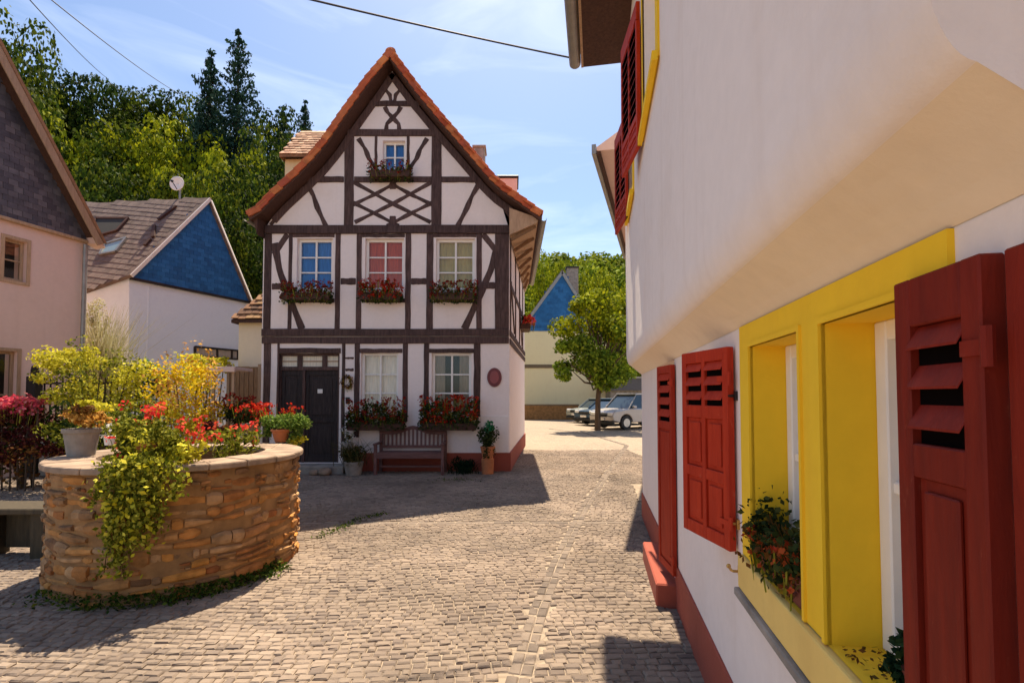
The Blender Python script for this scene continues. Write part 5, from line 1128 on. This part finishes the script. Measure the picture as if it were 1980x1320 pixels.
# ------------------------------------------------------------------ garden behind the well
def bush(name, label, px, pyt, pyb, Y, r, mats, cat='shrub', sc=(1, 1, 1), n=2600, size=.07, k=12, ground_=0):
    a = at(px, pyt, Y); zb = max(0.0, at(px, pyb, Y).z); H = a.z-zb; loc = Vector((a.x, Y, ground_)); t = thing(name, label, cat, loc); c = arr((a.x, Y, zb+H/2))
    m = MB(); 
    for q in range(5): m.tube([loc+Vector((random.gauss(0, .06), random.gauss(0, .06), 0)), (a.x+random.gauss(0, r*.3), Y+random.gauss(0, r*.2), zb+H*.7)], [.022, .008], 5)
    obj('stems', m, 'bark', t)
    for i, (mt, fr) in enumerate(mats):
        cc = c+arr((random.gauss(0, r*.06), -.05*i, H*.03*i)); foliage(t, clump(cc, r, int(n*fr), size, (sc[0], sc[1], H/2/r*sc[2]), k=k*2, sub=.30, loose=.98), mt)
    return t
def garden():
    bush('golden_shrub', 'broad yellow-green shrub behind the iron fence, left of the well', 186, 662, 800, 9.2, .86, [('leaf_yellow', 1.1), ('leaf_plant', .3)], n=5200, size=.065, sc=(1.08, 1, 1.05))
    bush('yellow_shrub', 'tall golden-yellow bush rising behind the right part of the well', 372, 690, 860, 7.6, .60, [('leaf_gold', .9), ('leaf_yellow', .5), ('leaf_orange', .3)], n=3000, size=.055, sc=(.85, .8, 1.0), k=20)
    bush('dark_shrub', 'dark green shrub in the gap between the two yellow bushes', 290, 702, 850, 10.2, .42, [('leaf_dark', .8), ('leaf_emerald', .15), ('leaf_fresh', .12)], n=1500, size=.08)
    bush('lime_shrub', 'flat-topped lime shrub in front of the white wall, beside the lean-to', 405, 680, 735, 11.0, .50, [('leaf_yellow', 1)], n=1200, size=.08, sc=(1.2, 1, .8))
    bush('wine_shrub', 'dark wine-red shrub at the far left beyond the well', 60, 790, 925, 8.6, .75, [('leaf_wine', 1), ('leaf_brown', .3), ('leaf_dark', .3)], n=3200, size=.07)
    bush('low_hedge', 'low green hedge at the foot of the iron fence', 215, 775, 900, 8.4, .75, [('leaf_plant', .8), ('leaf_dark', .8)], n=2600, size=.07, sc=(1.35, .7, 1))
    p = Vector((at(30, 765, 8.3).x, 8.3, 0)); t = thing('pink_flower_bed', 'mass of pink blooms along the top of the wine-red shrub at the left edge', 'flowers', p); zc = at(30, 784, 8.3).z; Q = []
    for k in range(210): Q.append(arr((at(random.uniform(-25, 76), 765, 8.3).x, 8.3+random.gauss(0, .12), zc+random.uniform(-.11, .12))))
    flowers(t, Q, .06, 'fl_pink', 8, .06); foliage(t, quads(arr(Q)[::2]-arr((0, -.05, .1)), .08), 'leaf_wine')
    m = MB()
    for k in range(7): x = at(-20+k*15, 765, 8.3).x; m.tube([(x, 8.3, 0), (x+random.gauss(0, .03), 8.3, zc)], .014, 5)
    obj('stems', m, 'bark', t)
    p = Vector((at(190, 765, 12.2).x, 12.2, 0)); t = thing('feather_grass', 'tall pale feathery grass standing against the white wall', 'grass', p)
    foliage(t, join([blades(arr((p.x, p.y, 1.2)), .42, 900, 2.7, .014, .09), clump(arr((p.x, p.y, 3.45)), .42, 900, .06, (.8, .8, 1.3))]), 'leaf_grass')
    # blue-grey seat of flowers behind the well (red geraniums by the gate)
    p = Vector((at(470, 765, 8.6).x, 8.6, 0)); c = arr(p); t = thing('gate_geranium', 'dark red geranium bush in front of the brown garden gate', 'shrub', p); zc = at(470, 782, 8.6).z; m = MB(); m.lathe([(.001, 0), (.17, 0), (.24, .9), (.22, .92), (.001, .9)], p, 18); obj('pot', m, 'stone_grey', t); foliage(t, clump(arr((p.x, p.y, zc-.15)), .32, 900, .06, (1.2, .9, .9)), 'leaf_geran'); flowers(t, [arr((p.x+random.uniform(-.32, .32), p.y-.15+random.gauss(0, .1), zc+random.uniform(-.2, .18))) for _ in range(50)], .05, 'fl_deep', 7, .05)
    # iron fence
    Y = 9.9; x0 = at(62, 765, Y).x; x1 = at(262, 765, Y).x; zt = at(160, 733, Y).z; f = thing('iron_fence', 'dark iron garden fence between the rose house and the yellow shrubs', 'fence', ((x0+x1)/2, Y, 0))
    m = MB(); m.box(x0, x1, Y-.1, Y+.1, 0, .75); obj('base_wall', m, 'stone_grey', f, bevel=.01)
    m = MB(); m.box(x0, x1, Y-.015, Y+.015, zt-.10, zt-.06); m.box(x0, x1, Y-.015, Y+.015, .88, .92); obj('rails', m, 'iron', f)
    m = MB(); k = int((x1-x0)/.12)
    for i in range(k+1): x = x0+(x1-x0)*i/k; m.box(x-.011, x+.011, Y-.011, Y+.011, .76, zt); m.tube([(x, Y, zt), (x, Y, zt+.06)], [.016, .002], 5)
    obj('bars', m, 'iron', f)
    m = MB(); xp = at(66, 765, Y-.15).x; m.box(xp-.09, xp+.09, Y-.24, Y-.06, 0, at(66, 728, Y).z); m.box(xp-.05, xp+.05, Y-.2, Y-.1, at(66, 728, Y).z, at(66, 714, Y).z); m.sphere((xp, Y-.15, at(66, 714, Y).z+.02), .06); single('gate_post', m, 'iron', 'dark square gate post with a knob at the left end of the iron fence', 'post', (xp, Y-.15, 0), bevel=.008)
    a = at(404, 712, 9.6); b = at(452, 712, 9.6); tz_ = a.z; t = thing('garden_pergola', 'small pinkish garden canopy on thin posts behind the tall yellow bush', 'canopy', ((a.x+b.x)/2, 9.6, 0)); m = MB(); m.box(a.x, b.x, 9.6, 10.3, tz_-.03, tz_+.03); m.box(a.x-.03, b.x+.03, 9.57, 9.63, tz_-.07, tz_+.035); obj('roof', m, 'plaster_rose', t, bevel=.006)
    for x in (a.x+.04, b.x-.06): m = MB(); m.box(x, x+.045, 9.64, 9.685, 0, tz_-.03); obj('post', m, 'board_tan', t)
garden()

# ------------------------------------------------------------------ hills and trees
def sstep(x, a, b): t = min(1, max(0, (x-a)/(b-a))); return t*t*(3-2*t)
def hill_left(x, y): return 24*sstep(y, 19, 58)*sstep(-x, 4, 19)+7*sstep(-x, 26, 60)*sstep(y, 19, 50)
def hill_right(x, y): return 26*sstep(y, 52, 104)*sstep(x, -16, 0)
def terrain(name, fn, x0, x1, y0, y1, n, mat):
    m = MB()
    for j in range(n+1):
        for i in range(n+1): x = x0+(x1-x0)*i/n; y = y0+(y1-y0)*j/n; m.v.append((x, y, fn(x, y)-.035+random.uniform(-.3, .3)*(fn(x, y) > 1)))
    for j in range(n):
        for i in range(n): k = j*(n+1)+i; m.f.append((k, k+1, k+n+2, k+n+1))
    setp(obj(name, m, mat, smooth=True), kind='structure')
M['hillside'] = plain('hillside', (.055, .075, .02), .95, var=.4, nsc=.6, bst=.6, bsc=3)
terrain('hillside', hill_left, -90, -3, 18, 100, 40, 'hillside'); terrain('hillside_far', hill_right, -18, 150, 58, 260, 36, 'hillside')
def broadleaf(h, r, mats, seed, n=8200, size=.20, lobes=32):
    global RNG; RNG = np.random.default_rng(seed); random.seed(seed); t = bpy.data.objects.new('broadleaf_tree', None); COL.objects.link(t); BASE[t.name] = Vector((0, 0, 0))
    m = MB(); tb = h*.42; m.tube([(0, 0, -.6), (.05, 0, tb*.5), (.1, .05, tb), (.0, .1, h*.72)], [h*.030, h*.024, h*.018, h*.007], 8)
    cs = []
    for k in range(lobes):
        u = k/lobes; an = k*2.4+random.uniform(-.4, .4); zz = h*(.30+.66*u)+random.uniform(-.3, .3); rad = r*math.sqrt(max(.05, 1-((zz/h-.58)/.46)**2))*random.uniform(.45, .92); cs.append((rad*math.cos(an), rad*math.sin(an), zz))
        if k % 2 == 0: m.tube([(.05, .03, min(h*.7, zz*.62)), (cs[-1][0]*.5, cs[-1][1]*.5, zz*.85), cs[-1]], [h*.010, h*.006, h*.002], 5)
    obj('trunk', m, 'bark', t)
    parts = []
    for c in cs:
        rr = r*random.uniform(.24, .42); P, d = ballpts(arr(c), rr, n//lobes, .55, (1, 1, .78)); parts.append(quads(P, size, d*1.1, .75, .75))
    foliage(t, join(parts), mats, 'crown'); return t
def conifer(h, r, seed, mat='conifer', levels=34, dens=.8):
    global RNG; RNG = np.random.default_rng(seed); random.seed(seed); t = bpy.data.objects.new('conifer_tree', None); COL.objects.link(t); BASE[t.name] = Vector((0, 0, 0))
    m = MB(); m.tube([(0, 0, -.6), (0, 0, h*.5), (.03, 0, h)], [h*.020, h*.011, .012], 7); parts = []
    for k in range(levels):
        u = k/(levels-1); z = h*(.10+.88*u); R_ = r*(1-u)**.62*random.uniform(.62, 1.2)+.08; nb = max(5, int(10*(1-u)+4))
        for j in range(nb):
            a = j*2*math.pi/nb+k*1.3+random.uniform(-.25, .25); L_ = R_*random.uniform(.6, 1.2); dz = -L_*.25
            zj = random.uniform(-.25, .25)*h/14; e = np.array([L_*math.cos(a), L_*math.sin(a), dz]); s = np.linspace(.08, 1, max(5, int(L_*11*dens)))[:, None]
            sag = np.c_[np.zeros(len(s)), np.zeros(len(s)), (-.16*L_*np.sin(s[:, 0]*3.0))]; B = arr((0, 0, z+zj))+s*e+sag
            B = np.repeat(B, 7, 0); w = (1.1-np.repeat(s, 7, 0))*L_*.22+.10; B = B+RNG.normal(size=B.shape)*w*arr((.8, .8, .35)); parts.append(quads(B, .22, arr((0, 0, .8)), .7, .5, .25))
            if j % 2 == 0: m.tube([(0, 0, z), tuple(arr((0, 0, z))+e*.6+sag[len(s)//2])], [.03, .01], 4)
    parts.append(quads(arr([(0, 0, h*.97+i*.02) for i in range(12)]), .12)); obj('trunk', m, 'bark', t); foliage(t, join(parts), mat, 'crown'); return t
def forest():
    protos = dict(d=broadleaf(9, 3.1, 'leaf_dark', 11), m=broadleaf(8.5, 3.2, 'leaf_mid', 12), l=broadleaf(7.5, 3.0, 'leaf_lime', 13), t=broadleaf(10, 2.7, 'leaf_mid', 14)); used = set()
    G = 'trees on the wooded slope behind the houses'
    # px of crown centre, py of crown top, depth, kind, scale, label
    L_ = [(8, 40, 30, 'm', 1.0, 'mid green tree at the left edge whose crown reaches highest'), (70, 105, 33, 'd', 1.0, 'dark tree on the skyline just right of the highest crown'), (30, 170, 26, 'm', .9, 'green tree right above the rake of the slate gable'),
          (120, 190, 35, 'l', .9, 'light green tree on the skyline dip at the left'), (165, 145, 37, 'd', 1.05, 'dark round-topped tree, the skyline crown left of the power lines'), (95, 245, 27, 'l', .95, 'lime green tree above the slate-hung gable'),
          (215, 165, 36, 'd', 1.0, 'dark tree left of the middle on the ridge'), (270, 185, 36, 't', .95, 'slim mid green tree on the ridge behind the power lines'), (325, 180, 38, 'd', 1.0, 'dark tree on the ridge left of the conifers'), (375, 200, 38, 'm', 1.0, 'mid green tree on the ridge next to the smaller conifer'),
          (160, 280, 28, 'd', .9, 'dark tree in the middle of the slope above the slate gable edge'), (225, 255, 29, 'm', .95, 'mid green tree halfway up the slope, left part'), (285, 250, 30, 'l', 1.0, 'bright lime tree in the middle of the slope'), (345, 262, 29, 'l', .95, 'bright lime tree halfway up, below the smaller conifer'), (408, 285, 30, 'l', .9, 'bright lime tree in front of the foot of the conifers'),
          (190, 335, 24, 'm', .75, 'small mid green tree just above the brown roof, left'), (250, 325, 23.5, 'd', .75, 'small dark tree just above the brown roof ridge'), (310, 335, 23.5, 'm', .75, 'small mid green tree directly behind the satellite dish'), (372, 335, 24, 'l', .75, 'small lime tree behind the tip of the blue gable'), (440, 345, 23, 'm', .75, 'small mid green tree between the blue gable and the timbered house'),
          (470, 300, 27, 'l', .8, 'lime tree just left of the eave of the timbered house'), (545, 215, 34, 'd', .85, 'dark tree right of the tall conifer on the skyline'), (505, 330, 25, 'd', .7, 'dark tree directly beside the red eave of the timbered house'), (478, 430, 20.5, 'd', .62, 'dark tree low behind the right end of the blue gable'), (520, 262, 29, 'm', .75, 'mid green tree between the tall conifer and the patterned roof'),
          (565, 300, 27, 'd', .7, 'dark tree under the patterned roof behind the timbered house'), (440, 440, 19.8, 'm', .5, 'low mid green tree immediately behind the blue gable'), (-60, 60, 30, 'd', 1.0, 'dark tree partly beyond the left edge')]
    for px, py, Y, kd, s, lb in L_:
        p = protos[kd]; top = at(px, py, Y); h0 = {'d': 9, 'm': 8.5, 'l': 7.5, 't': 10}[kd]; g = hill_left(top.x, Y)
        sc = s*random.uniform(.95, 1.05); zb = top.z-h0*sc*.99
        if zb < g-1.5: sc = max(sc, (top.z-g)/h0*.9); zb = top.z-h0*sc
        if zb > g+.3: k = (top.z-g)/h0; sz = k; zb = g
        else: sz = sc
        scv = (sc, sc, sz)
        if kd in used: o = dup(p, (top.x, Y, zb), lb, random.uniform(0, 6), scv)
        else: o = p; o.location = (top.x, Y, zb); o.scale = scv; used.add(kd)
        setp(o, lb, 'tree', G)
    c = conifer(14, 3.9, 21); c2 = conifer(11, 2.7, 22)
    for o, px, py, Y, lb in ((c, 462, 62, 31, 'tall dark spruce, the highest of the conifers left of the timbered house'), (c2, 408, 100, 31.5, 'slimmer dark spruce at the left shoulder of the tallest one')):
        q = at(px, py, Y); h0 = 14 if o is c else 11; g = hill_left(q.x, Y); o.location = (q.x, Y, g-1); o.scale = (1, 1, (q.z-g+1)/h0); setp(o, lb, 'conifer', 'conifers on the slope')
    for px, py, Y, lb, s in ((590, 196, 38, 'small spruce right beside the roof edge of the timbered house', .75), (548, 208, 36, 'ragged spruce between the tallest spruce and the roof edge', .9), (385, 210, 29, 'short spruce tucked in front of the slimmer conifer', .6)):
        q = at(px, py, Y); g = hill_left(q.x, Y); o = dup(c2, (q.x, Y, g-1), lb, random.uniform(0, 6), (s, s, (q.z-g+1)/11)); setp(o, lb, 'conifer', 'conifers on the slope')
forest()
def street_tree():
    global RNG; RNG = np.random.default_rng(5); random.seed(5); Y = 23; p = at(1155, 765, Y); h = at(1150, 556, Y).z; t = thing('street_tree', 'leafy street tree beside the parked cars in front of the cream house', 'tree', (p.x, Y, 0)); m = MB()
    m.tube([(p.x, Y, -.05), (p.x+.03, Y, 1.4), (p.x+.1, Y, 2.3), (p.x+.2, Y, 4.5)], [.15, .12, .10, .03], 8); cs = []
    for px, py, r in ((1105, 690, .7), (1130, 720, .6), (1180, 715, .7), (1205, 690, .8), (1120, 640, .8), (1165, 650, .95), (1210, 640, .8), (1140, 600, .8), (1190, 595, .85), (1155, 572, .6), (1225, 600, .8), (1235, 660, .8), (1090, 670, .5), (1110, 610, .6), (1085, 690, .5), (1095, 640, .6), (1150, 690, .8), (1195, 620, .8), (1125, 585, .5), (1180, 680, .8), (1215, 580, .7), (1130, 670, .7), (1140, 735, .5), (1170, 740, .5), (1200, 725, .6), (1105, 715, .5), (1160, 705, .9), (1160, 620, 1.0)):
        c = at(px, py, Y+random.uniform(-1, 1)); cs.append((c, r)); m.tube([(p.x+.1, Y, 2.1), ((p.x+c.x)/2, (Y+c.y)/2, c.z*.8), c], [.06, .04, .012], 5)
    obj('trunk', m, 'bark', t); lo, hi = [], []
    for c, r in cs: r *= random.uniform(.7, 1.25); c = c+Vector((random.gauss(0, .22), 0, random.gauss(0, .2))); P, d = ballpts(arr(c), r, int(620*r), .3, (1.1, 1.1, .8)); (hi if c.z > 4.6 else lo).append(quads(P, .17, d, .8, .75))
    foliage(t, join(lo), 'leaf_street_shade', 'crown'); foliage(t, join(hi), 'leaf_lime', 'crown')  # darker below, lighter above: light from the sky put into leaf colour
M['leaf_street_shade'] = leaf('leaf_street_shade', (0.045, 0.09, 0.008), (0.13, 0.20, 0.016), (0.28, 0.34, 0.03), var=.5, vsc=.9)
street_tree()
def farwood():
    global RNG; RNG = np.random.default_rng(9); random.seed(9); parts = []
    for k in range(620):
        x = random.uniform(-6, 60); y = random.uniform(62, 112); z = hill_right(x, y); r = random.uniform(2.0, 3.6)
        P, d = ballpts(arr((x, y, z+2.2)), r, 130, .6, (1, 1, 1.05)); parts.append(quads(P, .85, d, .8, .8))
    setp(obj('far_wood', join(parts), 'leaf_lime2'), 'bright green wood covering the distant hill at the end of the street', 'wood', kind='stuff')
    for (px, py, Y, s, lb) in ((1135, 515, 46, .9, 'bright tree beside the dark gable tip at the end of the street'), (1190, 540, 44, .85, 'bright tree close to the white wall at the end of the street'), (1062, 500, 50, .8, 'tree rising left of the distant blue slate gable')):
        src = next(o for o in bpy.data.objects if o.name.startswith('broadleaf_tree') and any(c.name.startswith('crown') and c.data.materials[0].name == 'leaf_lime' for c in o.children))
        q = at(px, py, Y); setp(dup(src, (q.x, Y, 0), lb, 1.3*s, (s, s, q.z/7.5)), lb, 'tree', 'trees behind the cream house')
M['leaf_lime2'] = leaf('leaf_lime2', (.08, .13, .012), (.17, .22, .015), (.26, .28, .03), var=.45, vsc=.12)
farwood()

# ------------------------------------------------------------------ parked cars
def car(name, label, loc, rot, paint, suv=True):
    t = thing(name, label, 'car', loc, 'cars parked at the end of the street', rotz=rot, local=True); Lh = 2.15; Wd = .88; hb = 1.0 if suv else .88; ht = 1.72 if suv else 1.45
    prof = [(-Lh, .42), (-Lh-.03, .62), (-Lh+.02, .80), (-Lh+.12, hb-.10), (-Lh+1.05, hb), (Lh-.25, hb+.02), (Lh-.02, hb-.08), (Lh+.02, .60), (Lh-.03, .38)]
    bot = []
    for cx in (Lh-.78, -Lh+.80): bot += [(cx+.40*math.cos(a), .33+.40*math.sin(a)) for a in [math.pi*k/8 for k in range(9)]]
    pr = prof+[(x, max(.24, z)) for x, z in bot]; m = MB()
    m.prism([(x, -Wd, z) for x, z in pr], (0, 2*Wd, 0)); obj('body', m, paint, t, bevel=.05, segs=3)
    g = [(-Lh+1.0, hb-.01), (-Lh+1.65, ht-.06), (Lh-.65, ht-.05), (Lh-.15, hb)]; m = MB(); k0 = len(m.v)
    for s in (-1, 1):
        for x, z in g: m.v.append((x, s*(Wd-.04-(.16 if z > hb+.1 else 0)), z))
    m.f += [(0, 1, 2, 3), (7, 6, 5, 4), (0, 4, 5, 1), (1, 5, 6, 2), (2, 6, 7, 3), (3, 7, 4, 0)]; obj('windows', m, 'carglass', t, bevel=.02)
    m = MB(); m.box(-Lh+1.55, Lh-.55, -Wd+.19, Wd-.19, ht-.075, ht); 
    for s in (-1, 1):
        for a, b in (((-Lh+.98, hb), (-Lh+1.62, ht-.04)), ((-.15, hb), (-.10, ht-.04)), ((.95, hb), (.90, ht-.04)), ((Lh-.18, hb), (Lh-.62, ht-.04))): m.bar((a[0], s*(Wd-.035), a[1]), (b[0], s*(Wd-.195), b[1]), .07, .05, (1, 0, 0))
    obj('roof', m, paint, t, bevel=.02)
    for cx in (Lh-.78, -Lh+.80):
        for s in (-1, 1):
            m = MB(); q = [(cx+.33*math.cos(a), s*Wd-(.20 if s > 0 else 0), .33+.33*math.sin(a)) for a in [2*math.pi*k/24 for k in range(24)]]; m.prism(q, (0, .20, 0)); w = obj('wheel', m, 'tyre', t, bevel=.03, segs=2)
            m = MB(); y = s*(Wd+.004); q = [(cx+.20*math.cos(a), y, .33+.20*math.sin(a)) for a in [2*math.pi*k/20 for k in range(20)]]; m.prism(q, (0, .012*s, 0)); obj('rim', m, 'zinc_l', w)
    for s in (-1, 1):
        m = MB(); m.box(-Lh-.035, -Lh+.12, s*.62-.17, s*.62+.17, .66, .82); obj('headlight', m, 'lamp_glass', t, bevel=.03)
        m = MB(); m.box(-Lh+1.15, -Lh+1.33, s*(Wd+.08)-.08, s*(Wd+.08)+.08, hb, hb+.14); obj('mirror', m, paint, t, bevel=.03)
    m = MB(); m.box(-Lh-.04, -Lh+.05, -.42, .42, .60, .74); obj('grille', m, 'tyre', t, bevel=.01); m = MB(); m.box(-Lh-.055, -Lh-.035, -.26, .26, .44, .55); obj('number_plate', m, 'white_paint', t)
    m = MB(); m.box(-Lh-.05, -Lh+.1, -Wd+.03, Wd-.03, .25, .40); obj('bumper', m, 'tyre', t, bevel=.03); return t
M['car_silver'] = plain('car_silver', (.42, .40, .40), .3, .5, var=.02, bst=0); M['car_blue'] = plain('car_blue', (.02, .06, .12), .3, .4, var=.02, bst=0); M['car_grey'] = plain('car_grey', (.24, .27, .27), .3, .5, var=.02, bst=0)
M['carglass'] = plain('carglass', (.03, .05, .07), .06, var=0, bst=0, spec=.8); M['tyre'] = plain('tyre', (.02, .02, .02), .8, bst=0); M['zinc_l'] = plain('zinc_l', (.5, .5, .5), .35, .8, bst=0); M['lamp_glass'] = plain('lamp_glass', (.75, .75, .75), .1, var=0, bst=0, spec=.8)
p = at(1215, 765, 24.6); car('parked_car', 'silver off-roader parked nearest, beside the corner of the white house', (p.x+.3, 24.6, 0), R(30), 'car_silver')
p = at(1168, 765, 27.4); car('parked_car', 'dark blue car parked in the middle of the three at the street end', (p.x+.6, 27.6, 0), R(30), 'car_blue', False)
p = at(1138, 765, 30.2); car('parked_car', 'grey green car parked farthest away by the low garden wall', (p.x+.9, 30.4, 0), R(30), 'car_grey', False)

# ------------------------------------------------------------------ overhead wires
def wire(label, pts, sag):
    pts = [Vector(p) for p in pts]; a, b = pts; m = MB(); m.tube([a+(b-a)*(i/24)-Vector((0, 0, sag*4*(i/24)*(1-i/24))) for i in range(25)], .011, 6); single('overhead_wire', m, 'cable', label, 'wire', a, 'overhead wires')
wire('overhead wire running to the eave corner of the white house', (at(500, -25, 5.0), rw(-.86, 6.15, 5.98)), .02)
wire('left one of the two overhead wires crossing the sky above the wooded slope', (at(20, -42, 8), at(205, 150, 22)), .10)
wire('right one of the two overhead wires, the longer one ending at the conifers', (at(55, -36, 8), at(385, 200, 27)), .25)
bpy.context.view_layer.update()
